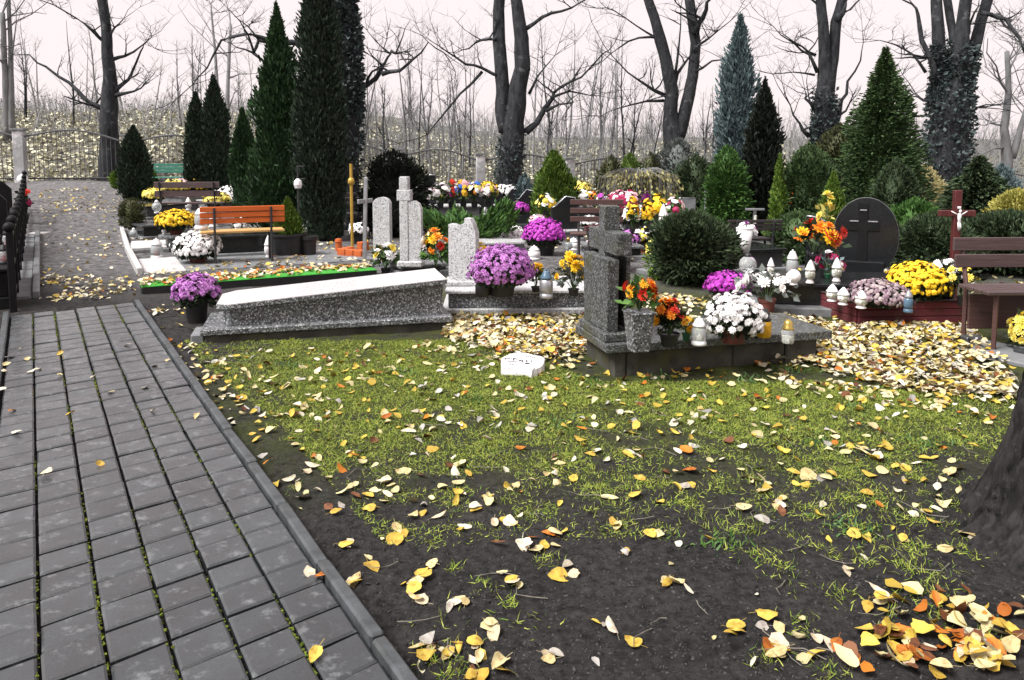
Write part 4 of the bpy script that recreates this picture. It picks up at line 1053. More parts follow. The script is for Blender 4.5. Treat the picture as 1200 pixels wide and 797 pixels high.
def stk(x, y, w, h, a=0.0):
    M_ = Matrix.Rotation(0.25, 3, 'X') @ Matrix.Rotation(a, 3, 'Z'); eb.box((x, y, tz(y)), (w, h, 0.004), 0, M=M_)
for (x, y, w, h) in ((-0.12, -0.005, 0.006, 0.022), (-0.10, 0.003, 0.03, 0.004), (-0.058, -0.01, 0.007, 0.026), (-0.055, 0.003, 0.022, 0.005), (-0.035, -0.012, 0.012, 0.004), (-0.012, -0.018, 0.02, 0.012), (0.006, -0.02, 0.006, 0.02), (0.032, -0.02, 0.006, 0.02), (0.036, -0.028, 0.014, 0.004), (0.066, -0.02, 0.006, 0.018),
                     (0.045, -0.052, 0.03, 0.012), (-0.04, -0.04, 0.12, 0.002), (0.02, 0.04, 0.006, 0.008), (0.035, 0.042, 0.006, 0.007), (0.05, 0.04, 0.006, 0.008), (0.065, 0.035, 0.005, 0.012), (0.08, 0.03, 0.005, 0.01), (-0.07, -0.07, 0.007, 0.01), (-0.05, -0.075, 0.008, 0.01)):
    stk(x, y, w, h)
eb.build('lettering', 'engraving', stone)

# ================================================================ TURF BED behind the long tomb
o, rz, L = gframe((166, 346), (442, 325)); W = 0.42
t = thing('turf_bed', 'flat grave bed covered in bright green artificial turf behind the sloping tomb', 'grave', o, rz)
B().box((L / 2, W / 2, 0.02), (L, W, 0.12), 0.01).build('border', 'plastic_black', t)
B().box((L / 2, W / 2, 0.084), (L + 0.004, W + 0.004, 0.012), 0.004).build('turf', 'turf', t)
lb = {c_: [] for c_ in ('pale', 'cream', 'orange', 'yellow')}
for k in range(620):
    x, y = random.uniform(0.0, L), random.uniform(0.02, W + 0.05)
    if random.random() < 0.3 + 0.5 * (x / L): 
        if y < 0.24: continue
    lb[random.choice(['pale', 'cream', 'orange', 'yellow', 'pale', 'cream'])].append((*loc2(o, rz, x, y, 0.1), random.uniform(0.05, 0.08)))
for c_, q in lb.items():
    q = np.array(q); o_ = B()
    for i in range(6):
        z = q[i::6]; o_.inst(*LOW[i], z[:, :3], rots(len(z), 0.3), z[:, 3])
    tag(o_.build('leaf_litter', 'leafs_' + c_), '%s leaves littering the bright green turf bed' % CW[c_], 'leaves', kind='stuff')

# ================================================================ PAVING IN FRONT OF THE ORANGE BENCH
pvn = B().box((0, 0, -0.06), (0.4, 0.4, 0.02)).build('paving', 'concrete_grey', loc=tuple(at(230, 312))); pvn['kind'] = 'structure'
oP, rzP, LP = gframe((168, 322), (425, 306))
slm = B().box((0, 0, 0), (0.49, 0.49, 0.06), 0.008).mesh('paving_slab', 'concrete_grey')
slp = B().box((0, 0, 0), (0.49, 0.49, 0.06), 0.008).mesh('paving_slab', 'concrete_pale')
base = Vector(pvn.location)
for i in range(int(LP / 0.5) + 1):
    for j in range(3):
        P = loc2(oP, rzP, 0.25 + i * 0.5, 0.25 + j * 0.5)
        o_ = link_mesh('paving_slab', slp if i == 0 else slm, pvn, (P.x - base.x, P.y - base.y, gz(P.x, P.y) - base.z - 0.008 + random.uniform(-0.004, 0.004))); o_.rotation_euler[2] = rzP + random.gauss(0, 0.008)
# pale kerb beside the track
for i, (a, b_) in enumerate((((164, 322), (152, 300)), ((151, 298), (143, 270)))):
    A, Bq = at(*a), at(*b_); mid = (A + Bq) / 2
    o_ = B().box((0, 0, 0.03), ((Bq - A).length, 0.07, 0.14), 0.012).build('track_kerb', 'concrete_pale', loc=(mid.x, mid.y, gz(mid.x, mid.y)), rz=math.atan2(Bq.y - A.y, Bq.x - A.x)); tag(o_, ['pale kerb stone at the corner of the bench paving', 'pale kerb stone running along the track past the white slab'][i], 'kerb')
P = at(46, 276); o_ = B().box((0, 0, 0.02), (0.3, 0.25, 0.07), 0.01).build('flat_slab', 'concrete_pale', loc=P, rz=R(10)); tag(o_, 'small pale slab lying on the track near the black graves', 'slab')
o_, rz_, L_ = gframe((154, 297), (186, 296))
s_ = thing('white_grave_cover', 'plain whitish concrete grave cover left of the black tomb', 'grave', o_, rz_)
B().box((L_ / 2 + 0.05, 0.55, 0.0), (L_ + 0.2, 1.1, 0.1), 0.01).build('border', 'concrete_grey', s_); B().box((L_ / 2 + 0.05, 0.55, 0.062), (L_ + 0.14, 1.04, 0.03), 0.008).build('cover', 'concrete_pale', s_)

# ================================================================ ORANGE BENCH and the graves round it
A, Bq = at(253, 311), at(319, 308)
mid = (A + Bq) / 2; rz = math.atan2(Bq.y - A.y, Bq.x - A.x)
bench('bright orange slatted bench seen from behind', loc2((mid.x, mid.y, mid.z), rz, 0, 0.2), rz + math.pi, (Bq - A).length + 0.36, 3, 3, 'wood_orange', 'iron', 0.44, 0.80, 0.36, 'wood_honey', plank=0.07, overhang=0.18, lean=0.05)
tb_, o, rz, L = tomb('black polished tomb behind the orange bench', (252, 303), (324, 300), 0.9, 0.32, 'granite_dark', 'granite_dark')
mum('white chrysanthemum in reddish pot left of the orange bench', at(232, 309), 0.3, 0.2, 'white', 'terracotta', 0.13, 0.16, 0.032, 620, lo=-0.3, bare=0.5, skirt=0.55)
P = at(207, 293)
pd = thing('round_pedestal', 'round grey stone table under the golden chrysanthemum', 'pedestal', P)
B().lathe([(0.16, -0.02), (0.15, 0.02), (0.13, 0.1), (0.14, 0.2)], 20).build('stem', 'concrete_grey', pd, True); B().lathe([(0.25, 0.2), (0.26, 0.215), (0.26, 0.245), (0.24, 0.255)], 24).build('table_top', 'terrazzo_grey', pd)
mum('golden yellow chrysanthemum in reddish pot on the round pedestal', P + Vector((0.0, 0, 0.2555)), 0.29, 0.19, 'yellow', 'terracotta', 0.11, 0.15, 0.028, 460, lo=-0.15, bare=0.2)
lantern('white candle lantern beside the golden chrysanthemum pot', P + Vector((-0.16, -0.05, 0.2555)), 0.14, 0.04, 'cone', 'white_plastic')
lantern('clear ball lantern right of the golden chrysanthemum', P + Vector((0.17, 0.02, 0.2555)), 0.16, 0.05, 'sphere', 'glass_frost')
for (px, py, h, r_, k_, lab) in ((184, 303, 0.3, 0.085, 'jar', 'large frosted lantern at the corner of the white grave cover'), (168, 279, 0.22, 0.06, 'cone', 'white cone lantern in front of the ball shaped shrub'), (157, 280, 0.2, 0.07, 'sphere', 'white ball lantern left below the ball shaped shrub'), (180, 278, 0.3, 0.045, 'cup', 'slim dark lantern beside the white cone lantern')):
    lantern(lab, at(px, py), h, r_, k_, 'glass_frost' if 'dark' not in lab else 'glass_clear', 'white_plastic' if 'dark' not in lab else 'plastic_black')
t_, o, rz, L = tomb('black tomb with light rim below the ball shaped shrub', (166, 282), (222, 280), 0.9, 0.26, 'granite_dark', 'granite_matte')
t_, o, rz, L = tomb('dark tomb further along the track', (172, 258), (222, 256), 1.0, 0.3, 'granite_matte', 'granite_dark')
lantern('white ball lantern on the dark tomb by the track', at(184, 250, o.z + 0.3), 0.26, 0.09, 'sphere', 'glass_frost')
lantern('white jar lantern standing by the golden chrysanthemum', at(236, 268, 0.45), 0.3, 0.09, 'jar', 'glass_frost')
P = at(225, 262); bench('greyish purple two plank bench behind the golden chrysanthemum', P, R(4) + math.pi, 0.082 * P.y, 2, 2, 'wood_grey_brown', 'iron', 0.45, 0.95, 0.34, plank=0.13)
P = at(192, 226); bench('green bench far back beside the small cypress', P, R(8), 0.055 * P.y, 3, 2, 'paint_green', 'iron', 0.45, 0.85, 0.4)
far = [(205, 222, 0.3, 0.2, 'lemon', 'pale yellow chrysanthemum behind the greyish bench'), (218, 219, 0.35, 0.2, 'pink', 'pale pink chrysanthemum far back behind the greyish bench'), (238, 221, 0.5, 0.3, 'yellow', 'broad golden chrysanthemum behind the end of the greyish bench'), (180, 233, 0.22, 0.18, 'lemon', 'small pale yellow flowers left of the greyish bench'),
       (270, 232, 0.4, 0.25, 'white', 'white chrysanthemum above the orange bench'), (290, 240, 0.35, 0.22, 'white', 'white chrysanthemum behind the orange bench right half'), (255, 238, 0.3, 0.2, 'lemon', 'pale yellow chrysanthemum behind the orange bench left half')]
for px, py, r_, h_, c_, lab in far:
    mum(lab, at(px, py + 12), r_, h_, c_, 'plastic_black', r_ * 0.5, 0.28, 0.05, 220, lo=-0.1)
for px, py, lab in ((243, 246, 'grey tomb behind the greyish bench'), (290, 252, 'grey tomb behind the orange bench')):
    tomb(lab, (px - 30, py), (px + 28, py - 1), 1.0, 0.35, 'concrete_grey', 'terrazzo_light')
mum('white vase of flowers seen through the orange bench', at(282, 285), 0.1, 0.12, 'white', 'white_plastic', 0.1, 0.28, 0.04, 60)
# tubs right of the orange bench
P = at(337, 300)
tubs = thing('flower_tub', 'black round tub with red foot right of the orange bench', 'tub', P); B().lathe([(0.24, 0.03), (0.27, 0.3), (0.29, 0.31), (0.29, 0.34), (0.25, 0.34), (0.24, 0.3)], 22).build('tub', 'plastic_black', tubs); B().lathe([(0.25, 0), (0.26, 0.03)], 22).build('foot', 'brick_orange', tubs)
P = at(362, 300)
tubs = thing('flower_tub', 'narrow black tub beside the dwarf conifer tub', 'tub', P); B().lathe([(0.1, 0.0), (0.12, 0.24), (0.14, 0.25), (0.14, 0.3), (0.11, 0.3)], 18).build('tub', 'plastic_black', tubs)
lantern('tall white plastic lantern under the orange bench', at(315, 303), 0.34, 0.06, 'cone', 'white_plastic')
# dark lamp pole, brass post, grey metal cross, orange bricks
P = at(351, 290); D = P.y
lp = thing('iron_lamp_cross', 'thin black iron grave cross with white lamp before the cypress', 'cross', P)
h = height_at(351, 195, D) - P.z; B().tube([(0, 0, -0.05), (0, 0, h)], 0.014, 6).build('pole', 'iron', lp); B().tube([(-0.02, 0, h), (0.1, 0, h)], 0.01, 6).build('arm', 'iron', lp); B().tube([(-0.02, 0, h - 0.22), (0.12, 0, h - 0.2)], 0.01, 6).build('arm', 'iron', lp); B().lathe([(0.05, h - 0.36), (0.07, h - 0.3), (0.06, h - 0.24), (0.02, h - 0.2)], 12).build('lamp', 'white_plastic', lp)
P = at(413, 293); D = P.y
bp = thing('yellow_post', 'slender yellow metal post standing in an orange brick border', 'post', P)
h = height_at(413, 192, D) - P.z; B().tube([(0, 0, -0.05), (0, 0, h)], 0.024, 8).build('shaft', 'brass', bp); B().lathe([(0.03, h - 0.34), (0.055, h - 0.3), (0.05, h - 0.25), (0.028, h - 0.22)], 12).build('collar', 'brass', bp, True)
P = at(427, 306); D = P.y
gc = thing('grey_metal_cross', 'plain grey metal cross left of the rounded stele', 'cross', P)
h = height_at(431, 208, D) - P.z; B().box((0, 0, h / 2 - 0.03), (0.05, 0.05, h + 0.06), 0.006, toff=(0.04, 0)).build('shaft', 'steel', gc); B().box((0.025, 0, h * 0.72), (0.36, 0.03, 0.06), 0.006, rz=R(68)).build('crossbar', 'steel', gc)
o, rz, L = gframe((398, 300), (432, 303)); bk = thing('brick_border', 'orange brick border round the yellow metal post', 'border', o, rz)
bm = B().box((0, 0, 0.05), (0.16, 0.11, 0.14), 0.008).mesh('brick', 'brick_orange')
for k in range(3): link_mesh('brick', bm, bk, (0.08 + k * 0.17, 0, 0.0))
for k in range(2): o_ = link_mesh('brick', bm, bk, (0.02, 0.16 + k * 0.3, 0.05 * k)); o_.rotation_euler[2] = math.pi / 2
for (px, py, lab) in ((397, 290, 'rounded orange clay pillar left of the brick border'),):
    o_ = B().lathe([(0.055, -0.02), (0.05, 0.16), (0.062, 0.17), (0.05, 0.21), (0.02, 0.22)], 14).build('clay_pillar', 'brick_orange', loc=at(px, py + 6)); tag(o_, lab, 'pillar')

# ================================================================ GRAVES ON THE RIGHT
# red-brown plank border
o, rz, L = gframe((1005, 380), (1135, 378))
lb_ = at(958, 365); Wd = 1.05
t = thing('plank_grave', 'grave bed framed with red brown planks full of chrysanthemums', 'grave', o, rz)
d = Vector((lb_.x - o.x, lb_.y - o.y, 0)); lang = math.atan2(d.y, d.x) - rz; lx, ly = d.length * 1.45 * math.cos(lang), d.length * 1.45 * math.sin(lang)
for k in range(3):
    B().box((L / 2, 0, 0.03 + k * 0.066), (L, 0.03, 0.062), 0.005).build('plank', 'wood_red', t)
    B().box((lx / 2 - 0.01, ly / 2, 0.03 + k * 0.066), (math.hypot(lx, ly), 0.03, 0.062), 0.005, rz=math.atan2(ly, lx)).build('plank', 'wood_red', t)
B().box((L / 2, -0.002, 0.204), (L + 0.03, 0.05, 0.014), 0.003).build('rim', 'wood_grey_brown', t)
B().box((lx / 2 - 0.01, ly / 2, 0.205), (math.hypot(lx, ly), 0.05, 0.014), 0.003, rz=math.atan2(ly, lx)).build('rim', 'wood_grey_brown', t)
B().slab([(0.01, 0.02), (L, 0.02), (L + lx, ly), (lx + 0.02, ly)], 0.0, 0.17).build('earth', 'clod', t)
ZP = 0.175
def pl(px, py): return at(px, py, ZP)
mum('dusky purple and cream chrysanthemum in the plank framed grave', pl(1028, 357), 0.25, 0.14, 'dusky', 'plastic_black', 0.12, 0.04, 0.019, 760, lo=-0.2, second='dusky')
mum('broad golden chrysanthemum dome in the plank framed grave', pl(1075, 352), 0.25, 0.21, 'yellow', 'plastic_black', 0.13, 0.08, 0.024, 700, lo=-0.12, bare=0.3)
mum('white chrysanthemum beside the golden dome next to the brown bench', pl(1108, 352), 0.15, 0.13, 'white', 'plastic_black', 0.09, 0.2, 0.032, 70, hi=True, lo=-0.1)
bouquet('few small yellow flowers under the left end of the brown bench', pl(1128, 358), 0.14, 0.32, ['lemon', 'yellow'], 'plastic_black', 0.05, 0.08, 10, 0.04, green='dark_leaf', leafy=80, vessel_name='pot')
for px, py, lab in ((975, 352, 'white cone candle at the back left corner of the plank grave'), (988, 356, 'white cone candle in the middle of three on the plank grave'), (1009, 360, 'white cone candle nearest the front of the plank grave')):
    lantern(lab, pl(px, py + 1), 0.155, 0.052, 'cone', 'white_wax')
lantern('slim blue glass lantern between the dusky and golden chrysanthemums', pl(1064, 366), 0.19, 0.038, 'jar', 'candle_blue', 'steel', 'candle_blue')

# brown bench on the right
A = at(1131, 402); rzb = R(2); L = 1.35
bench('brown plank bench with two wide back boards at the right edge', loc2(A, rzb, L / 2 - 0.08, -0.18), rzb, L, 2, 4, 'wood_grey_brown', 'wood_brown', 0.46, 0.84, 0.38, plank=0.105, panel='wood_brown', overhang=0.09, lean=0.09)
o, rz, L = gframe((1112, 414), (1215, 436))
s_ = thing('stone_step', 'flat grey stone slab on the ground before the brown bench', 'slab', o, rz); B().box((L / 2, 0.28, 0.0), (L, 0.5, 0.07), 0.008).build('slab', 'concrete_grey', s_); B().box((L * 0.93, 0.5, 0.06), (0.5, 0.4, 0.05), 0.006).build('upper_step', 'granite_matte', s_); B().box((L * 0.98, 0.5, 0.02), (0.5, 0.3, 0.05), 0.006).build('lower_step', 'granite_matte', s_)
mum('yellow flowers in black pot cut off by the right picture edge', at(1206, 416), 0.12, 0.16, 'lemon', 'plastic_black', 0.09, 0.12, 0.04, 70, hi=True)
o_ = B().box((0, 0, 0.03), (0.14, 0.1, 0.08), 0.01).build('footing_block', 'granite_matte', loc=at(1139, 404)); tag(o_, 'small dark block between the brown bench legs', 'block')

# black tomb with the round headstone
o = at(888, 367); rz = R(-9); W = 0.85
t = thing('black_tomb', 'polished black tomb on concrete kerb crowded with lanterns', 'tomb', o, rz); L = 1.4
B().box((L / 2, W / 2, 0.0), (L + 0.1, W + 0.1, 0.14), 0.01).build('kerb', 'concrete_grey', t)
B().box((L / 2, W / 2 + 0.04, 0.16), (L - 0.1, W - 0.1, 0.18), 0.006).build('chest', 'granite_dark', t)
B().box((L / 2 + 0.05, W / 2 + 0.04, 0.265), (L, W - 0.02, 0.035), 0.008).build('cover_slab', 'granite_dark', t)
ZB = o.z + 0.284
D = 8.6; C = at_depth(1014, 277, D); Rr = 0.345
hs = thing('round_headstone', 'black disc shaped headstone with a dark cross', 'gravestone', (C.x, C.y, 0.0), R(-24))
cz = C.z
ring = [(Rr * math.cos(a) * 0.97, cz + 1.27 * Rr * math.sin(a)) for a in np.linspace(-1.35, math.pi + 1.35, 44)]
B().prism(ring, -0.07, 0.07).build('disc', 'granite_dark', hs)
B().box((0, 0, 0.1), (0.4, 0.26, 0.36), 0.008).build('base', 'granite_dark', hs)
rim = B().tube([(x, -0.062, z) for x, z in ring], 0.007, 6).build('rim', 'iron_grey', hs, True)
B().box((-0.03, -0.076, cz), (0.1, 0.012, Rr * 2.2), 0.002).build('cross_upright', 'black_matte', hs); B().box((-0.03, -0.0755, cz + 0.12), (0.34, 0.011, 0.1), 0.002).build('cross_bar', 'black_matte', hs)
for (x, z, w_) in ((-0.03, cz + 0.3, 0.07), (-0.12, cz + 0.175, 0.09), (0.07, cz + 0.175, 0.1), (-0.03, cz - 0.3, 0.12)):
    B().box((x, -0.082, z), (w_, 0.01, 0.014), 0.002).build('metal_edge', 'steel', hs)
D2 = 9.2; C2 = at_depth(966, 268, D2)
h2 = thing('curved_headstone', 'smaller black curved headstone behind the orange flowers', 'gravestone', (C2.x, C2.y, gz(C2.x, C2.y)), R(-24)); cc = C2.z - gz(C2.x, C2.y)
ring = [(-0.2 - 0.0, 0.0), (0.12, 0.0), (0.12, cc - 0.1)] + [(-0.2 + 0.32 * math.cos(a), cc - 0.1 + 0.25 * math.sin(a)) for a in np.linspace(0, math.pi / 2, 10)]
B().prism(ring, -0.06, 0.06).build('stone', 'granite_dark', h2); B().tube([(x, -0.055, z) for x, z in ring[2:]], 0.012, 6).build('rim', 'steel', h2, True)
def bl(px, py): return at(px, py, ZB)
for (px, py, h, r_, k_, bdy, lab) in ((903, 325, 0.22, 0.042, 'cone', 'white_wax', 'white patterned cone lantern at the left of the black tomb'), (928, 326, 0.32, 0.07, 'jar', 'glass_frost', 'tallest glass lantern in the middle of the black tomb'), (930, 334, 0.16, 0.075, 'sphere', 'white_plastic', 'white ball lantern in front of the tallest glass lantern'),
                               (949, 332, 0.25, 0.055, 'cone', 'white_wax', 'white cone lantern right of the white ball lantern'), (980, 330, 0.26, 0.055, 'cone', 'white_wax', 'white cone lantern before the disc headstone')):
    lantern(lab, bl(px, py), h * 0.88, r_ * 0.82, k_, bdy)
lantern('clear ball lantern with dark cap beside the purple chrysanthemum', bl(876, 324), 0.24, 0.085, 'sphere', 'glass_clear', 'plastic_black', 'steel')
bouquet('tall orange red and golden flower spray before the disc headstone', bl(958, 318) + Vector((0, 0.1, 0)), 0.3, 0.28, ['orange', 'red', 'gold', 'orange', 'red', 'yellow'], 'granite_dark', 0.08, 0.2, 19, 0.082, green='f_green_deep', leafy=50, spread=1.4)
bouquet('crimson and white small posy on the black tomb', bl(970, 326), 0.13, 0.2, ['crimson', 'white', 'crimson', 'pink'], 'plastic_green', 0.04, 0.05, 14, 0.045, green='f_juniper_blue', leafy=40)
bouquet('pale yellow lilies rising above the orange flower spray', bl(974, 318) + Vector((0, 0.2, 0)), 0.07, 0.72, ['lemon'], 'granite_dark', 0.05, 0.15, 6, 0.06, green='f_yellow_bush', leafy=20)
P = at(893, 367); P.z = 0.07
bouquet('white ball flowers with long leaves in clay pot before the black tomb', Vector((P.x, P.y - 0.12, 0.0)), 0.27, 0.24, ['white'], 'terracotta', 0.08, 0.16, 12, 0.06, green='f_grey_green', leafy=60, vessel_name='pot')
mum('deep magenta chrysanthemum in front of the dark rounded shrub', at(853, 351), 0.22, 0.15, 'purple', 'plastic_black', 0.11, 0.1, 0.022, 420, lo=-0.15)
# white lamp and vase, dark bench, small orange bench behind
P = at(873, 300); D = 10.5
bx = at_depth(878, 290, D); bench('dark wooden bench behind the dark rounded shrub', Vector((bx.x, bx.y, gz(bx.x, bx.y))), R(3) + math.pi, 0.75, 3, 2, 'wood_black', 'iron', 0.34, 0.62, 0.3, plank=0.07)
tb2, o2, r2, l2 = tomb('low dark grave slab under the white vase', (852, 322), (925, 319), 0.8, 0.3, 'granite_matte', 'granite_dark')
P = at(872, 296, o2.z + 0.3); v = thing('white_vase', 'white conical vase standing before the dark wooden bench', 'vase', P); B().lathe([(0.06, 0), (0.075, 0.1), (0.1, 0.28), (0.09, 0.28), (0.06, 0.1)], 16).build('body', 'white_plastic', v, True); B().lathe([(0.102, 0.281), (0.104, 0.3), (0.09, 0.305)], 16).build('rim', 'white_plastic', v)
D = 10.2; bx = at_depth(875, 278, D); bouquet('small purple and white flowers on the dark wooden bench', Vector((bx.x, bx.y, bx.z)), 0.13, 0.18, ['purple', 'white', 'white'], None, nb=14, fl=0.05, leafy=20)
D = 16; bx = at_depth(918, 275, D); bench('small orange brown bench far back between the conifers', Vector((bx.x, bx.y, gz(bx.x, bx.y))), R(5), 0.9, 4, 2, 'wood_orange', 'iron', 0.45, 0.95, 0.35, plank=0.1)
D = 13.0; bx = at_depth(884, 262, D); c_ = thing('white_crucifix', 'small pale crucifix rising behind the dark wooden bench', 'cross', (bx.x, bx.y, gz(bx.x, bx.y))); hh = height_at(884, 244, D) - gz(bx.x, bx.y)
B().box((0, 0, hh / 2), (0.05, 0.05, hh), 0.005).build('shaft', 'iron_grey', c_); B().box((0, -0.003, hh - 0.02), (0.32, 0.05, 0.035), 0.004).build('crossbar', 'steel', c_); B().tube([(0, -0.04, hh - 0.3), (0, -0.05, hh - 0.12)], 0.025, 6).build('figure', 'white_wax', c_)
# brown wooden crucifix
D = 7.6; bx = at_depth(1119, 290, D); g0 = gz(bx.x, bx.y); zt_ = height_at(1119, 223, D) - g0
c_ = thing('wooden_crucifix', 'red brown wooden cross with small white figure behind the brown bench', 'cross', (bx.x, bx.y, g0), R(-4))
B().box((0, 0, zt_ / 2), (0.07, 0.06, zt_), 0.006).build('upright', 'wood_dark_red', c_); zc = height_at(1119, 250, D) - g0
B().box((0.0, -0.003, zc), (0.345, 0.055, 0.062), 0.006).build('crossbar', 'wood_dark_red', c_)
fg = B(); y = -0.05
fg.tube([(0, y, zc - 0.13), (0.004, y - 0.005, zc - 0.085), (-0.003, y - 0.012, zc - 0.05), (0, y - 0.01, zc - 0.015), (0, y - 0.008, zc + 0.005)], [0.008, 0.013, 0.017, 0.02, 0.009], 8)
fg.sphere((0.004, y - 0.012, zc + 0.024), 0.016, 8, 6, (0.85, 0.9, 1.15))
for s in (-1, 1): fg.tube([(s * 0.012, y - 0.008, zc - 0.012), (s * 0.045, y - 0.006, zc + 0.006), (s * 0.075, y, zc + 0.024)], [0.007, 0.006, 0.005], 6); fg.tube([(s * 0.006, y - 0.005, zc - 0.085), (s * 0.01, y - 0.018, zc - 0.125), (s * 0.003, y - 0.004, zc - 0.17)], [0.009, 0.009, 0.006], 6)
fg.build('figure', 'white_plastic', c_, True)
B().box((0, -0.045, zc + 0.06), (0.03, 0.02, 0.022), 0.003).build('plaque', 'white_plastic', c_)
# stone steps / timber edging left of the shrub
o, rz, L = gframe((758, 322), (800, 330))
s_ = thing('stepped_plinth', 'weathered stepped stone edging left of the dark rounded shrub', 'plinth', o, rz)
for k in range(3): B().box((L / 2 - 0.0, 0.2 + k * 0.12, 0.03 + k * 0.07), (L + 0.3, 0.5 - k * 0.1, 0.065), 0.01).build('step', 'concrete_grey', s_)

# ================================================================ MIDDLE BACKGROUND GRAVES
def wave_stone(label, px, ptop, D, w, mat_='granite_dark', rz=0.0, kind=0, cat='gravestone', name='gravestone', base=True):
    bx = at_depth(px, ptop, D); g0 = gz(bx.x, bx.y); h = bx.z - g0
    t = thing(name, label, cat, (bx.x, bx.y, g0), rz); w2 = w / 2
    if kind == 0: out = [(-w2, 0.0), (w2, 0.0), (w2, h * 0.82), (w2 * 0.6, h * 0.92), (w2 * 0.1, h * 0.9), (-w2 * 0.4, h), (-w2 * 0.9, h * 0.98), (-w2, h * 0.9)]
    elif kind == 1: out = [(-w2, 0.0), (w2, 0.0), (w2, h * 0.86)] + [(w2 * math.cos(a), h * 0.86 + h * 0.14 * math.sin(a)) for a in np.linspace(0.2, math.pi - 0.2, 8)] + [(-w2, h * 0.86)]
    elif kind == 2: out = [(-w2, 0.0), (w2, 0.0), (w2, h), (-w2, h)]
    else: out = [(-w2, 0.0), (w2, 0.0), (w2, h * 0.75), (w2 * 0.7, h * 0.97), (0, h), (-w2 * 0.75, h * 0.78), (-w2, h * 0.76)]
    B().prism(out, -0.06, 0.06).build('stone', mat_, t)
    if base: B().box((0, 0, 0.06), (w + 0.14, 0.3, 0.14), 0.01).build('base', 'granite_matte', t)
    if mat_ != 'terrazzo_light': B().tube([(x, -0.055, z) for x, z in out[2:]], 0.012, 5).build('rim', 'steel', t, True)
    return t
wave_stone('tall plain black gravestone right of the round dark bush', 506, 205, 20, 0.22, kind=2)
wave_stone('black gravestone with wavy top left of the grey fence pillar', 540, 218, 21, 0.45, kind=0)
wave_stone('black gravestone with hooked top before the grey fence pillar', 558, 217, 20.5, 0.5, kind=3)
wave_stone('black gravestone just right of the grey fence pillar', 580, 221, 20, 0.4, kind=0)
wave_stone('dark gravestone at the foot of the forked tree', 600, 221, 18, 0.4, kind=3)
wave_stone('dark gravestone left of the bright green thuja', 617, 222, 17, 0.4, kind=3)
wave_stone('slanting black gravestone in front of the bright green thuja', 662, 230, 14, 0.5, kind=3, rz=R(12))
wave_stone('grey weathered gravestone under the weeping tree', 802, 232, 18, 0.5, 'concrete_grey', kind=2)
wave_stone('pale cross shaped stone behind the rounded shrub', 830, 222, 15, 0.12, 'concrete_grey', kind=2)
def mid_tomb(label, px, py, wpx, h=0.35, body='granite_dark', top='granite_matte', W=0.9):
    return tomb(label, (px - wpx / 2, py), (px + wpx / 2, py - 1), W, h, body, top)
T = []
T.append(mid_tomb('grey tomb carrying the mixed flower heap by the juniper', 520, 262, 90, 0.42, 'concrete_grey', 'terrazzo_light'))
T.append(mid_tomb('dark table tomb carrying the small purple chrysanthemum', 622, 268, 75, 0.5, 'granite_dark', 'terrazzo_light'))
T.append(mid_tomb('dark tomb below the weeping tree', 770, 280, 80, 0.45, 'granite_matte', 'terrazzo_grey'))
T.append(mid_tomb('dark tomb behind the small brown bench', 680, 262, 90, 0.4, 'granite_dark', 'granite_matte'))
T.append(mid_tomb('grey tomb far back below the grey fence pillar', 560, 246, 100, 0.4, 'concrete_grey', 'terrazzo_light'))
T.append(mid_tomb('black tomb between the lamp cross and the yellow post', 385, 282, 44, 0.3, 'granite_dark', 'terrazzo_light'))
def toptomb(i, px, py):
    _, o, rz, L = T[i]; return at(px, py, o.z + [0.42, 0.5, 0.45, 0.4, 0.4, 0.3][i])
for (px, py, r_, H, cols, lab) in ((497, 246, 0.28, 0.42, ['white', 'pink', 'white'], 'white and pale pink flowers at the left of the flower heap'), (516, 244, 0.24, 0.45, ['white', 'white', 'purple'], 'white and purple flowers in the flower heap by the juniper'), (529, 243, 0.22, 0.5, ['red', 'white', 'pink'], 'red and white bouquet in the flower heap'),
                              (543, 243, 0.22, 0.55, ['blue', 'gold', 'pink', 'yellow'], 'bouquet with bright blue blooms in the flower heap'), (556, 243, 0.24, 0.5, ['white', 'orange', 'blue', 'lemon'], 'white orange and blue bouquet at the right of the flower heap'), (572, 243, 0.22, 0.42, ['white', 'lemon', 'pink'], 'pale cream and pink bouquet above the juniper tip')):
    bouquet(lab, toptomb(0, px, py), r_, H, cols, 'plastic_black', 0.09, 0.14, 26, 0.085, leafy=50, vessel_name='pot', hi=False)
mum('small bright purple chrysanthemum on the dark table tomb', toptomb(1, 607, 253), 0.2, 0.15, 'purple', 'plastic_black', 0.1, 0.08, 0.03, 260, lo=-0.15)
bouquet('lemon yellow bouquet on the dark table tomb', toptomb(1, 640, 252), 0.19, 0.32, ['lemon', 'yellow', 'white'], 'plastic_black', 0.07, 0.08, 22, 0.06, vessel_name='pot', hi=False)
mum('big domed magenta chrysanthemum in the middle of the graves', at(637, 299), 0.295, 0.27, 'purple', 'plastic_black', 0.2, 0.24, 0.026, 760, lo=0.0, bare=0.0, skirt=0.15)
bouquet('orange and white bouquet behind the small brown bench', toptomb(3, 664, 250), 0.17, 0.4, ['orange', 'white', 'lemon'], 'plastic_black', 0.07, 0.08, 16, 0.08, vessel_name='pot', hi=False)
bouquet('white red and yellow bouquet above the small brown bench', toptomb(3, 685, 250), 0.2, 0.45, ['white', 'red', 'yellow', 'white'], 'plastic_black', 0.07, 0.08, 18, 0.08, vessel_name='pot', hi=False)
bouquet('purple and white bouquet left of the stone cross head', toptomb(3, 703, 250), 0.16, 0.35, ['purple', 'white'], 'plastic_black', 0.07, 0.08, 16, 0.07, vessel_name='pot', hi=False)
mum('dark crimson chrysanthemum behind the head of the stone cross', toptomb(2, 731, 262), 0.25, 0.2, 'crimson', 'plastic_black', 0.12, 0.3, 0.05, 160, second='pink')
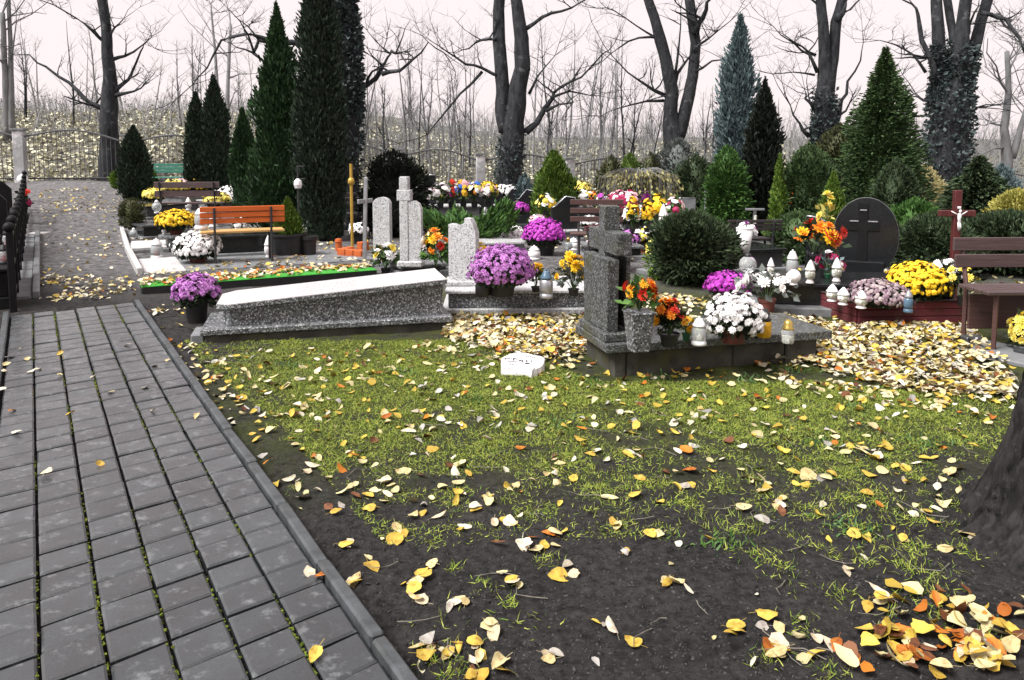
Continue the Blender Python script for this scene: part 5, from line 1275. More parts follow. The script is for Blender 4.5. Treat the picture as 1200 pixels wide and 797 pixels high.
mum('white chrysanthemum right of the stone cross head', toptomb(2, 744, 266), 0.18, 0.16, 'white', 'plastic_black', 0.1, 0.14, 0.05, 110)
for px, lab in ((741, 'golden flower column right of the stone cross'), (758, 'golden flower column beside the weeping tree stem')):
    bouquet(lab, toptomb(2, px, 272), 0.09, 0.44, ['yellow', 'gold'], 'plastic_black', 0.05, 0.06, 34, 0.05, vessel_name='pot', hi=False)
bouquet('purple flower vase behind the weeping tree stem', toptomb(2, 755, 258), 0.09, 0.4, ['purple', 'lilac'], 'white_plastic', 0.06, 0.12, 14, 0.06, hi=False)
bouquet('golden flowers beside a tall white candle', toptomb(2, 771, 268), 0.12, 0.5, ['yellow', 'yellow'], 'plastic_black', 0.06, 0.08, 24, 0.055, hi=False, vessel_name='pot')
lantern('tall white candle below the weeping tree', toptomb(2, 777, 272), 0.42, 0.07, 'cone', 'white_plastic')
bouquet('white green and crimson bouquet right of the weeping tree stem', toptomb(2, 790, 262), 0.17, 0.35, ['white', 'crimson', 'pink'], 'plastic_green', 0.08, 0.1, 18, 0.065, green='f_green_vivid', hi=False)
mum('cream flowers with lime leaves beside the rounded shrub', at(768, 312), 0.14, 0.16, 'lemon', 'white_plastic', 0.07, 0.16, 0.035, 60, hi=False)
# small brown bench and its neighbours
D = 10.6; bx = at_depth(700, 290, D); bench('small dark red brown bench behind the stone cross', Vector((bx.x, bx.y, gz(bx.x, bx.y))), R(-3), 0.75, 3, 2, 'wood_brown', 'iron', 0.4, 0.88, 0.34, plank=0.075)
D = 9.6; bx = at_depth(716, 290, D); bench('brown plank seat right behind the stone cross shaft', Vector((bx.x, bx.y, gz(bx.x, bx.y))), R(60), 0.7, 2, 3, 'wood_red', 'iron', 0.42, 0.6, 0.34, plank=0.07)
for px, py, lab in ((672, 289, 'white lantern box under the small brown bench'), (611, 290, 'white candle group left of the big magenta chrysanthemum'), (626, 300, 'white candle before the big magenta chrysanthemum'), (690, 292, 'small white candle right under the small brown bench')):
    lantern(lab, at(px, py + 4), 0.2, 0.09, 'jar', 'white_plastic')
for px, py, lab in ((385, 262, 'white lantern on the black tomb by the yellow post'), (395, 250, 'small white lantern behind the yellow post')):
    lantern(lab, at(px, py + 8), 0.3, 0.1, 'jar', 'glass_frost')
D = 15; bx = at_depth(405, 270, D); bench('dark bench half hidden behind the yellow post', Vector((bx.x, bx.y, gz(bx.x, bx.y))), R(2), 1.2, 3, 2, 'wood_black', 'iron', 0.45, 0.85, 0.35)
mum('white flowers between the yellow post and the grey metal cross', at(420, 286), 0.16, 0.14, 'white', 'plastic_black', 0.1, 0.2, 0.04, 70)

# ================================================================ BLACK GRAVES AT THE LEFT EDGE
for i, (a, lab) in enumerate((((24, 362), 'black polished tomb nearest at the left edge of the path'), ((27, 310), 'black polished tomb second along the left edge of the path'))):
    P = at(a[0] - 3, a[1]); u = sdir
    t = thing('black_tomb', lab, 'tomb', P, math.atan2(u.y, u.x)); L = 1.9 if i == 0 else 1.8
    B().box((L / 2, 0.55, 0.04), (L, 1.06, 0.16), 0.01).build('plinth', 'black_matte', t); B().box((L / 2, 0.55, 0.24), (L - 0.1, 0.96, 0.24), 0.008).build('chest', 'black_matte', t); B().box((L / 2, 0.55, 0.38), (L, 1.04, 0.04), 0.01).build('cover_slab', 'black_matte', t)
    for k in range(3):
        q = loc2(P, math.atan2(u.y, u.x), 0.35 + 0.5 * k, 0.1 + 0.06 * (k % 2), 0.401)
        lantern(['near', 'middle', 'far'][k] + ' glass lantern on the ' + ['nearest', 'second'][i] + ' black tomb at the left edge', q, 0.2 + 0.05 * k, 0.05, ['jar', 'cup', 'jar'][k], 'glass_clear', 'plastic_black', 'plastic_black')
    q = loc2(P, math.atan2(u.y, u.x), L - 0.1, 0.5, 0.0)
    h_ = thing('gravestone', ['black gravestone closing the nearest tomb at the left edge', 'black gravestone closing the second tomb at the left edge'][i], 'gravestone', q, math.atan2(u.y, u.x) + math.pi / 2)
    B().prism([(-0.4, 0.3), (0.4, 0.3), (0.4, 0.95), (0.3, 1.08), (0.0, 1.13), (-0.3, 1.06), (-0.4, 0.95)], -0.05, 0.05).build('stone', 'black_matte', h_)
lantern('white globe lantern at the foot of the left fence pillar', at(28, 236) + Vector((0, 0, 0.35)), 0.3, 0.12, 'sphere', 'white_plastic', 'white_plastic', 'steel')
bouquet('red and dark green wreath beside the black graves at the left', at(30, 262), 0.14, 0.5, ['red', 'crimson'], 'plastic_black', 0.08, 0.2, 8, 0.06, green='dark_leaf', leafy=60, hi=False)

# the many small candles and pots between the far middle graves
rq = random.Random(91)
for k in range(40):
    px, py = rq.uniform(480, 800), rq.uniform(246, 296)
    lantern('small white candle standing between the far middle graves', at(px, py + 4), rq.uniform(0.18, 0.34), rq.uniform(0.06, 0.1), rq.choice(['jar', 'cone', 'sphere']), rq.choice(['white_plastic', 'glass_frost', 'lantern_pattern']), rq.choice(['white_plastic', 'white_plastic', 'gold_lid', 'steel']))
for o_ in [o for o in COL.objects if o.get('label') == 'small white candle standing between the far middle graves']: o_['group'] = 'small candles between the far middle graves'
for k in range(10):
    px, py = rq.uniform(175, 330), rq.uniform(238, 268)
    l_ = lantern('small white candle on the graves behind the orange bench', at(px, py + 3), rq.uniform(0.2, 0.34), rq.uniform(0.06, 0.1), rq.choice(['jar', 'cone', 'sphere']), rq.choice(['white_plastic', 'glass_frost']), 'white_plastic'); l_['group'] = 'small candles behind the orange bench'
for k, (c_, w_) in enumerate((('white', 'white'), ('lemon', 'pale yellow'), ('pink', 'pale pink'), ('yellow', 'golden'), ('white', 'white'), ('purple', 'purple'), ('white', 'white'), ('lemon', 'pale yellow'), ('orange', 'orange'), ('white', 'white'), ('crimson', 'crimson'), ('yellow', 'golden'))):
    px, py = 490 + k * 26 + rq.uniform(-8, 8), rq.uniform(240, 256)
    t_ = mum(w_ + ' chrysanthemum pot in the far row of graves', at(px, py + 4), rq.uniform(0.24, 0.36), rq.uniform(0.18, 0.26), c_, 'plastic_black', 0.12, rq.uniform(0.4, 0.6), 0.05, 200, lo=-0.1, group='chrysanthemums in the far row')

for k, (px, py, w_, lab) in enumerate(((590, 300, 60, 'low grey grave border left of the big magenta chrysanthemum'), (722, 306, 70, 'low dark grave border behind the stone cross'), (655, 284, 60, 'low grey grave border under the small brown bench'), (560, 284, 60, 'low grey grave border below the juniper'), (800, 300, 50, 'dark low grave border behind the rounded shrub'))):
    mid_tomb(lab, px, py, w_, 0.2, 'concrete_grey' if k % 2 == 0 else 'granite_dark', 'terrazzo_grey' if k % 2 else 'terrazzo_light', 0.7)
for k, (px, py, c_, s2, lab) in enumerate(((601, 288, 'white', None, 'white flowers on the grave border left of the big magenta chrysanthemum'), (668, 276, 'lemon', 'white', 'cream and yellow flowers behind the big magenta chrysanthemum'), (586, 272, 'white', 'pink', 'white and pink flowers below the juniper tip'), (690, 270, 'white', None, 'white flowers behind the small brown bench seat'),
        (715, 280, 'crimson', 'pink', 'crimson flowers beside the brown plank seat'), (752, 292, 'white', 'lemon', 'white flowers below the golden flower columns'), (735, 296, 'lilac', None, 'lilac flowers behind the right arm of the stone cross'), (630, 268, 'pink', 'white', 'pink flowers just above the big magenta chrysanthemum'), (796, 278, 'yellow', 'white', 'yellow and white flowers at the back of the rounded shrub'))):
    mum(lab, at(px, py + 4), 0.17, 0.14, c_, ['plastic_black', 'terracotta'][k % 2], 0.09, 0.2, 0.035, 150, lo=-0.1, second=s2)

# black iron railing along the graves at the left edge
rA, rB = at(16, 366), at(31, 246); rd = rB - rA; rl = rd.length; n_ = int(rl / 0.9)
rt = thing('iron_railing', 'black iron railing along the graves at the left edge of the path', 'railing', rA)
for k in range(n_ + 1):
    q = rd * (k / n_); zg = gz(rA.x + q.x, rA.y + q.y) - rA.z
    B().box((q.x, q.y, zg + 0.36), (0.06, 0.06, 0.8), 0.008, rz=math.atan2(rd.y, rd.x)).build('post', 'black_matte', rt)
    B().sphere((q.x, q.y, zg + 0.8), 0.05, 10, 7).build('post_knob', 'black_matte', rt, True)
for zz in (0.12, 0.4, 0.68):
    B().tube([(rd.x * s, rd.y * s, gz(rA.x + rd.x * s, rA.y + rd.y * s) - rA.z + zz) for s in np.linspace(0, 1, 9)], 0.022, 6).build('rail', 'black_matte', rt)
rb_ = B()
for k in range(int(rl / 0.11)):
    q = rd * (k * 0.11 / rl); zg = gz(rA.x + q.x, rA.y + q.y) - rA.z; rb_.tube([(q.x, q.y, zg + 0.1), (q.x, q.y, zg + 0.72)], 0.012, 5)
rb_.build('bars', 'black_matte', rt, kind='stuff')

# ================================================================ FENCE
FP = []
def pillar(label, px, ptop, D, w=0.3):
    bx = at_depth(px, ptop, D); g0 = gz(bx.x, bx.y); h = bx.z - g0
    t = thing('fence_pillar', label, 'pillar', (bx.x, bx.y, g0), math.atan(0.186))
    B().box((0, 0, (h - 0.1) / 2 - 0.1), (w, w, h + 0.1), 0.01).build('shaft', 'plaster', t); B().box((0, 0, h - 0.05), (w + 0.1, w + 0.1, 0.08), 0.01).build('cap', 'concrete_grey', t)
    return Vector((bx.x, bx.y, g0)), h
pxs = [(-110, 146), (22, 150), (150, 157), (262, 162), (370, 167), (468, 173), (563, 179), (668, 184), (770, 188), (872, 192), (980, 196), (1100, 200), (1230, 204)]
names = ['leftmost fence pillar outside the picture', 'white stained fence pillar at the left edge by the track', 'fence pillar hidden behind the trunk of the left tree', 'fence pillar behind the two slim cypresses', 'fence pillar behind the tall dark cypress', 'fence pillar behind the round dark bush', 'pale fence pillar left of the forked tree', 'fence pillar behind the bright green thuja', 'fence pillar behind the weeping tree', 'fence pillar behind the blue juniper', 'fence pillar behind the round green conifer', 'fence pillar behind the ivy covered tree', 'fence pillar at the right picture edge']
for (px, pt), lab in zip(pxs, names):
    d = ray(px, pt); Xr = d.x / d.y
    D = (24.3 + 15.6 * 0.186) / (1 - Xr * 0.186)
    if 0 < px < 1200: FP.append(pillar(lab, px, pt, D))
    else:
        bx = at_depth(px, pt, D); FP.append((Vector((bx.x, bx.y, gz(bx.x, bx.y))), bx.z - gz(bx.x, bx.y)))
for i in range(len(FP) - 1):
    (a, ha), (b_, hb) = FP[i], FP[i + 1]
    if i == 0: lab = 'iron fence panel left of the stained pillar'
    else: lab = 'iron fence panel with arched top rail right of the ' + names[i].replace('fence pillar', 'pillar')
    lab = ' '.join(lab.split()[:16])
    t = thing('fence_panel', lab, 'fence', a, 0.0, 'iron fence panels along the hillside'); d = b_ - a; n = max(8, int(d.length / 0.13))
    top = lambda s: d.z * s + (ha - 0.28) * (1 - s) + (hb - 0.28) * s + 0.30 * math.sin(math.pi * s) ** 1.3
    rb = B().tube([(d.x * s, d.y * s, top(s)) for s in np.linspace(0.03, 0.97, 13)], 0.03, 6); rb.build('top_rail', 'iron_grey', t)
    B().tube([(d.x * s, d.y * s, d.z * s + 0.16) for s in (0.03, 0.5, 0.97)], 0.03, 5).build('bottom_rail', 'iron', t)
    bb = B()
    for k in range(1, n):
        s = k / n; bb.tube([(d.x * s, d.y * s, d.z * s + 0.1), (d.x * s, d.y * s, top(s))], 0.011, 4, cap=False)
    bb.build('bars', 'iron_grey', t, kind='stuff')

# ================================================================ BARE TREES
def twig_tree(b, p, d, L, r, depth, rr, up=0.25, nseg=4):
    pts = [Vector(p)]; dd = Vector(d).normalized(); rad = [r]
    for i in range(nseg):
        dd = (dd + Vector((rr.gauss(0, 0.22), rr.gauss(0, 0.22), rr.gauss(0, 0.18) + up * 0.25))).normalized()
        pts.append(pts[-1] + dd * (L / nseg)); rad.append(r * (1 - 0.75 * (i + 1) / nseg))
    b.tube(pts, rad, 4 if r > 0.012 else 3, cap=False)
    if depth > 0:
        for k in range(rr.randint(2, 4)):
            i = rr.randint(1, nseg); a = rr.uniform(0, 6.28)
            side_ = Vector((math.cos(a), math.sin(a) * 0.8, rr.uniform(-0.1, 0.7)))
            twig_tree(b, pts[i], dd * 0.5 + side_, L * rr.uniform(0.35, 0.65), rad[i] * 0.65 + 0.002, depth - 1, rr, up, 3)
def px_path(pts, D, rr, dz=0.0):
    out = []; rad = []; y = D
    for i, (x, y_, w) in enumerate(pts):
        out.append(at_depth(x, y_, D + dz * i)); rad.append(w / 2 / ppm(D))
    return out, rad
def subdiv(pts, rad, k=3):
    P, Rr_ = [], []
    for i in range(len(pts) - 1):
        for j in range(k):
            s = j / k; P.append(pts[i].lerp(pts[i + 1], s)); Rr_.append(rad[i] * (1 - s) + rad[i + 1] * s)
    P.append(pts[-1]); Rr_.append(rad[-1]); return P, Rr_
def bare_tree(name, label, D, trunks, limbs, seed, ntwig=26, twigL=1.6, material='bark_dark', ivy=None, twig_d=2):
    rr = random.Random(seed)
    x0, y0, w0 = trunks[0][0]
    bx = at_depth(x0, y0, D); base = Vector((bx.x, D, gz(bx.x, D)))
    t = thing(name, label, 'tree', base)
    twb = B(); allpts = []
    for i, tr in enumerate(trunks):
        pts, rad = px_path(tr, D, rr, 0.12 * (i - 0.5) if i else 0.0)
        if i == 0 and pts[0].z > base.z: pts.insert(0, Vector((base.x, base.y, base.z - 0.1))); rad.insert(0, rad[0] * 1.25)
        # carry the stem on above the picture
        dv = (pts[-1] - pts[-2]).normalized(); q = pts[-1]; r_ = rad[-1]
        if tr[-1][1] <= 2:
            for k in range(4):
                dv = (dv + Vector((rr.gauss(0, .08), rr.gauss(0, .08), 0.05))).normalized(); q = q + dv * 1.4; r_ *= 0.72; pts.append(q); rad.append(r_)
        P_, R_ = subdiv(pts, rad, 4)
        ph = rr.uniform(0, 9)
        P_ = [p + Vector((mnoise.noise(Vector((p.z * 1.3, ph, 0))), mnoise.noise(Vector((p.z * 1.3, ph, 5))), 0)) * R_[j] * 0.22 for j, p in enumerate(P_)]
        P_ = [p - base for p in P_]
        B().tube(P_, R_, 14, disp=lambda a, k: 1 + 0.10 * mnoise.noise(Vector((k * 0.9, a * 0.45, ph)))).build('trunk', material, t, True)
        allpts += [(p, r) for p, r in zip(P_, R_)]
        for k in range(5):
            j = rr.randrange(int(len(P_) * 0.7), len(P_)); a = rr.uniform(0, 6.28)
            twig_tree(twb, P_[j], (math.cos(a), math.sin(a), 0.8), 2.6, max(0.015, R_[j] * 0.4), 3, rr)
    for lm in limbs:
        pts, rad = px_path(lm, D, rr, rr.uniform(-0.25, 0.25))
        P_, R_ = subdiv(pts, rad, 2); P_ = [p - base + Vector((rr.gauss(0, 1), rr.gauss(0, 1), rr.gauss(0, 1))) * R_[j] * (0.5 if j else 0) for j, p in enumerate(P_)]
        R_ = [r * (1 - 0.55 * j / (len(R_) - 1)) for j, r in enumerate(R_)]
        B().tube(P_, R_, 7).build('limb', material, t, True)
        for k in range(2): twig_tree(twb, P_[-1], (P_[-1] - P_[-2]).normalized() + Vector((rr.gauss(0, .3), rr.gauss(0, .3), rr.gauss(0, .3))), twigL * 1.1, R_[-1] * 0.95, 2, rr)
        for k in range(max(2, int(ntwig / max(3, len(limbs))))):
            j = rr.randrange(1, len(P_)); a = rr.uniform(0, 6.28)
            twig_tree(twb, P_[j], (math.cos(a), math.sin(a) * 0.7, rr.uniform(0.0, 0.9)), twigL * rr.uniform(0.4, 1), R_[j] * 0.5 + 0.004, twig_d, rr)
    if twb.n: twb.build('twigs', material, t, kind='stuff')
    if ivy:
        lo, hi, n_, thick = ivy
        sel = [(p, r) for p, r in allpts if lo <= p.z <= hi]
        if sel:
            idx = RNG.integers(0, len(sel), n_); c = np.array([tuple(sel[i][0]) for i in idx]); r_ = np.array([sel[i][1] for i in idx])
            c[:, 2] += RNG.uniform(-0.3, 0.3, n_)
            a = RNG.uniform(0, 2 * np.pi, n_); d_ = np.stack([np.cos(a), np.sin(a), RNG.uniform(-0.2, 0.6, n_)], 1)
            c += d_ * (r_ * RNG.uniform(0.9, 1.0 + thick, n_))[:, None]
            B().inst(*LEAFLET, c, align(d_ + RNG.normal(0, 0.6, d_.shape)), RNG.uniform(0.07, 0.15, n_)).build('ivy', 'ivy', t, kind='stuff')
    return t
bare_tree('bare_tree', 'bare dark tree by the track at the left with a long low limb', 25.5,
          [[(128, 208, 24), (127, 170, 21), (128, 130, 20), (129, 95, 15), (126, 60, 12), (124, 30, 11), (120, 0, 11)]],
          [[(122, 128, 7), (100, 118, 6), (80, 97, 5), (55, 78, 4), (35, 66, 3), (15, 64, 2)], [(124, 50, 5), (110, 38, 4), (90, 22, 3), (62, 6, 3)], [(133, 110, 7), (145, 100, 5), (152, 85, 4), (165, 62, 3), (170, 52, 2), (182, 57, 2)], [(131, 70, 5), (145, 66, 4), (165, 55, 3), (178, 43, 2)], [(134, 112, 6), (150, 109, 4), (165, 104, 3), (170, 97, 2)], [(128, 45, 4), (135, 32, 3), (145, 22, 2)]], 11, 24, 1.2)
bare_tree('forked_tree', 'bare forked tree with two parallel trunks in the middle', 24.5,
          [[(597, 228, 31), (598, 190, 28), (601, 150, 27), (606, 120, 22), (611, 80, 19), (611, 45, 17), (605, 0, 13)], [(592, 155, 16), (588, 120, 16), (588, 80, 16), (585, 50, 15), (585, 0, 13)]],
          [[(616, 155, 9), (632, 142, 8), (645, 115, 6), (655, 104, 5), (680, 90, 4), (705, 65, 3), (720, 52, 2)], [(640, 130, 5), (655, 122, 3), (672, 120, 3), (660, 135, 2)], [(613, 36, 6), (625, 25, 5), (645, 15, 5), (672, 8, 4), (688, 0, 3)], [(585, 88, 5), (565, 80, 4), (545, 75, 4), (525, 62, 3), (508, 50, 2)], [(582, 46, 4), (565, 46, 3), (548, 56, 3), (535, 62, 2)], [(565, 84, 4), (540, 110, 3), (515, 140, 3), (500, 158, 2), (480, 165, 2)], [(620, 110, 4), (630, 90, 3), (650, 65, 2)], [(645, 115, 4), (668, 108, 3), (690, 112, 2), (702, 113, 2)]], 12, 44, 1.5, ivy=(0.2, 2.2, 900, 0.1))
bare_tree('leaning_tree', 'bare tree parting into a wide V of two trunks', 29,
          [[(793, 190, 26), (790, 165, 25), (786, 130, 16), (787, 105, 15), (780, 70, 14), (772, 40, 13), (760, 0, 10)], [(795, 160, 16), (803, 130, 15), (812, 90, 13), (815, 50, 12), (808, 0, 11)]],
          [[(815, 40, 8), (822, 20, 7), (830, 5, 6), (838, -8, 5)], [(812, 60, 5), (830, 45, 3), (855, 25, 2)], [(790, 100, 6), (800, 75, 4), (815, 55, 3)], [(780, 112, 5), (760, 100, 4), (735, 85, 3), (715, 62, 2)], [(778, 118, 4), (755, 118, 3), (720, 128, 2), (705, 136, 2)], [(772, 44, 4), (750, 44, 3), (725, 55, 3), (705, 72, 2)], [(812, 85, 4), (835, 72, 3), (860, 70, 2)], [(770, 45, 3), (745, 30, 2), (720, 12, 2), (700, 10, 2)], [(790, 95, 4), (796, 50, 3), (797, 10, 2)]], 13, 40, 1.6)
bare_tree('twin_tree', 'ivy clad tree with twin trunks behind the dark yew', 25,
          [[(965, 170, 26), (966, 150, 25), (966, 110, 22), (967, 80, 14), (965, 40, 12), (962, 0, 11)], [(972, 110, 12), (977, 70, 12), (980, 25, 12), (985, 0, 8)]],
          [[(980, 25, 8), (990, 8, 6), (996, -5, 5)], [(958, 85, 5), (948, 65, 4), (930, 52, 3), (905, 30, 2)], [(956, 65, 4), (940, 55, 3), (918, 40, 2)], [(955, 88, 3), (930, 85, 2), (905, 87, 2)], [(955, 130, 5), (945, 115, 4), (943, 105, 2)], [(948, 160, 6), (937, 145, 4), (925, 122, 3)], [(978, 150, 7), (985, 120, 5), (995, 95, 4), (1008, 70, 3), (1012, 50, 2)], [(962, 10, 4), (950, 0, 3), (945, -8, 2)]], 14, 30, 1.4, ivy=(1.0, 3.6, 1500, 0.15))
bare_tree('ivy_tree', 'big ivy covered tree fanning into several trunks at the right', 19,
          [[(1112, 215, 44), (1112, 170, 42), (1113, 130, 42), (1120, 95, 30), (1125, 60, 20), (1128, 30, 14), (1132, 0, 13)], [(1100, 120, 16), (1103, 80, 14), (1100, 45, 14), (1097, 0, 12)], [(1130, 95, 14), (1140, 60, 14), (1150, 25, 12), (1157, 0, 12)], [(1122, 60, 12), (1115, 30, 9), (1110, 0, 9)]],
          [[(1095, 100, 8), (1090, 65, 7), (1080, 30, 7), (1075, 8, 5), (1062, 0, 4)], [(1085, 85, 4), (1070, 65, 3), (1050, 52, 3), (1030, 47, 2)], [(1150, 15, 6), (1170, 18, 5), (1185, 28, 5), (1195, 45, 5), (1200, 62, 4)], [(1092, 118, 5), (1075, 115, 3), (1068, 112, 2)], [(1135, 40, 4), (1142, 15, 3), (1147, 0, 2)], [(1140, 130, 4), (1155, 122, 2), (1175, 122, 2)]], 15, 30, 1.2, ivy=(0.3, 4.2, 4200, 0.22))
bare_tree('ivy_trunk_tree', 'ivy wrapped trunk with crooked limbs behind the tall cypress', 17,
          [[(410, 230, 22), (410, 130, 22), (411, 100, 22), (410, 60, 21), (406, 20, 18), (402, 0, 17)]],
          [[(412, 105, 9), (430, 98, 8), (447, 87, 7), (452, 72, 5), (458, 62, 4), (450, 58, 3)], [(447, 87, 6), (468, 82, 5), (485, 70, 4), (502, 50, 3), (520, 62, 3)], [(458, 60, 4), (470, 62, 3), (474, 72, 2)], [(395, 60, 9), (360, 52, 8), (325, 47, 7), (300, 43, 5), (285, 40, 5), (262, 46, 4), (251, 60, 4), (243, 80, 3), (225, 100, 2), (205, 118, 2)], [(325, 47, 5), (305, 50, 5), (297, 62, 4), (290, 40, 3), (282, 25, 2), (270, 12, 2)], [(297, 62, 4), (312, 75, 3), (330, 95, 2)], [(297, 62, 3), (278, 55, 2), (262, 48, 2)]], 16, 30, 1.0, ivy=(1.5, 6.0, 3600, 0.3))
bare_tree('slender_tree', 'pair of slim bare trunks at the far left edge', 31, [[(9, 165, 9), (7, 110, 7), (5, 60, 6), (3, 15, 5)], [(14, 160, 8), (13, 100, 6), (12, 50, 5), (10, 0, 4)]], [[(8, 80, 3), (-8, 60, 2)], [(13, 70, 3), (18, 40, 2), (20, 15, 2)]], 17, 14, 1.4, 'bark_grey')
bare_tree('grey_birch', 'thin pale trunk behind the slim cypresses', 30, [[(264, 190, 6), (266, 130, 5), (268, 80, 4), (270, 30, 3)], [(258, 180, 6), (256, 120, 4), (252, 60, 3), (247, 5, 2)]], [[(266, 92, 3), (280, 88, 2), (300, 86, 1.5)], [(262, 140, 3), (275, 110, 2)]], 18, 14, 1.2, 'bark_haze')
bare_tree('drooping_tree', 'bare tree beyond the conifers at the right edge', 27, [[(1180, 190, 12), (1177, 150, 9), (1182, 110, 7), (1180, 60, 5)], [(1186, 185, 9), (1196, 150, 6), (1204, 120, 4)]], [[(1180, 170, 4), (1165, 176, 3), (1140, 186, 2)], [(1178, 147, 3), (1160, 145, 2), (1150, 147, 2)], [(1185, 25, 5), (1170, 15, 4), (1192, 40, 4), (1205, 62, 3)]], 19, 24, 1.2, 'bark_grey')

# saplings on the hillside
rr = random.Random(21)
def sapling(px, D, h, label, grp, r0, mat_, seed):
    q = random.Random(seed); bx = at_depth(px, 180, D); base = Vector((bx.x, D, gz(bx.x, D) - 0.1))
    b = B(); pts = [Vector((0, 0, 0))]; dv = Vector((q.gauss(0, .07), q.gauss(0, .07), 1)); rad = [r0]
    for i in range(7):
        dv = (dv + Vector((q.gauss(0, .05), q.gauss(0, .05), 0.1))).normalized(); pts.append(pts[-1] + dv * h / 7); rad.append(r0 * (1 - 0.87 * (i + 1) / 7))
    t = thing('sapling', label, 'sapling', base, 0, grp)
    b.tube(pts, rad, 5, cap=False).build('stem', mat_, t, True)
    tw = B()
    for k in range(q.randint(7, 13)):
        i = q.randint(2, 6); a = q.uniform(0, 6.28)
        twig_tree(tw, pts[i], (math.cos(a) * 0.6, math.sin(a) * 0.6, 0.9), h * q.uniform(0.1, 0.28), rad[i] * 0.5, 1, q, 0.5, 3)
    tw.build('twigs', mat_, t, kind='stuff')
sets = [(470, 560, 16, (30, 40), (3.5, 6.5), 'thin bare sapling in the thicket left of the forked tree', 'saplings left of the forked tree'), (620, 790, 30, (30, 44), (3.5, 7.0), 'thin bare sapling in the wood between the forked and the leaning tree', 'saplings between the forked and leaning trees'),
        (415, 475, 10, (30, 38), (3, 6), 'thin bare sapling above the round dark bush', 'saplings above the round dark bush'), (815, 960, 12, (33, 44), (2.5, 5), 'thin bare sapling behind the blue juniper', 'saplings behind the blue juniper'), (30, 120, 8, (33, 44), (3, 5), 'thin bare sapling on the hillside left of the left tree', 'saplings left of the left tree'),
        (140, 300, 12, (33, 42), (2.5, 5), 'thin bare sapling on the hillside above the slim cypresses', 'saplings above the slim cypresses'), (985, 1085, 6, (30, 40), (2.5, 4.5), 'thin bare sapling glimpsed behind the broad conifer', 'saplings behind the broad conifer')]
sd_ = 500
for x0, x1, n_, (d0, d1), (h0, h1), lab, grp in sets:
    for k in range(n_):
        sd_ += 1; sapling(rr.uniform(x0, x1), rr.uniform(d0, d1), rr.uniform(h0, h1), lab, grp, rr.uniform(0.03, 0.075), rr.choice(['bark_grey', 'bark_grey', 'bark_haze', 'bark_dark']), sd_)
# far scrub, one mass
b = B()
for k in range(2600):
    px = rr.uniform(-60, 1260); D = rr.uniform(31, 58); bx = at_depth(px, 180, D); z = gz(bx.x, D)
    L = rr.uniform(0.7, 2.6) * (0.95 if px > 400 else 0.6); a = rr.uniform(0, 6.28)
    p0 = Vector((bx.x, D, z - 0.1)); q_ = p0
    for j in range(2):
        a2 = a + rr.uniform(-0.8, 0.8); e_ = p0 + Vector((math.cos(a2) * L * 0.3, math.sin(a2) * L * 0.3, L * rr.uniform(0.7, 1.1)))
        b.tube([p0, p0.lerp(e_, 0.5) + Vector((rr.gauss(0, .1), rr.gauss(0, .1), 0)), e_], [0.02, 0.014, 0.004], 3, cap=False)
        for m_ in range(3):
            s = p0.lerp(e_, rr.uniform(0.4, 0.95)); b.tube([s, s + Vector((rr.gauss(0, .3), rr.gauss(0, .3), rr.uniform(0.1, 0.5))) * L * 0.35], [0.008, 0.003], 3, cap=False)
tag(b.build('scrub', 'bark_haze'), 'distant bare grey scrub covering the hillside', 'scrub', kind='stuff')
# leaf litter on the hillside and leaves still hanging in the scrub
def hill_pts(n, px0, px1, d0, d1, up):
    o_ = []
    for k in range(n):
        D = d0 + (d1 - d0) * rr.random() ** 1.6; px = rr.uniform(px0, px1); bx = at_depth(px, 180, D)
        if D < fence_y(bx.x) + 0.4: continue
        o_.append((bx.x, D, gz(bx.x, D) + 0.25 * mnoise.noise(Vector((bx.x * 0.25, D * 0.25, 2.0))) + rr.uniform(0.02, up)))
    return np.array(o_)
hp = hill_pts(24000, -60, 1000, 24, 48, 0.16); b = B(); n = len(hp); ch = RNG.integers(0, 6, n)
for i in range(6): b.inst(*LOW[i], hp[ch == i], rots(int((ch == i).sum()), 0.55), RNG.uniform(0.09, 0.2, int((ch == i).sum())))
tag(b.build('hillside_leaves', 'f_litter'), 'pale yellow leaf litter covering the hillside behind the fence', 'leaves', kind='stuff')
hp = hill_pts(5200, -60, 1260, 30, 50, 1.1); b = B(); n = len(hp)
b.inst(*LOW[0], hp, rots(n, 1.2), RNG.uniform(0.05, 0.12, n)); tag(b.build('scrub_leaves', 'f_scrub'), 'last pale leaves hanging in the hillside scrub', 'leaves', kind='stuff')

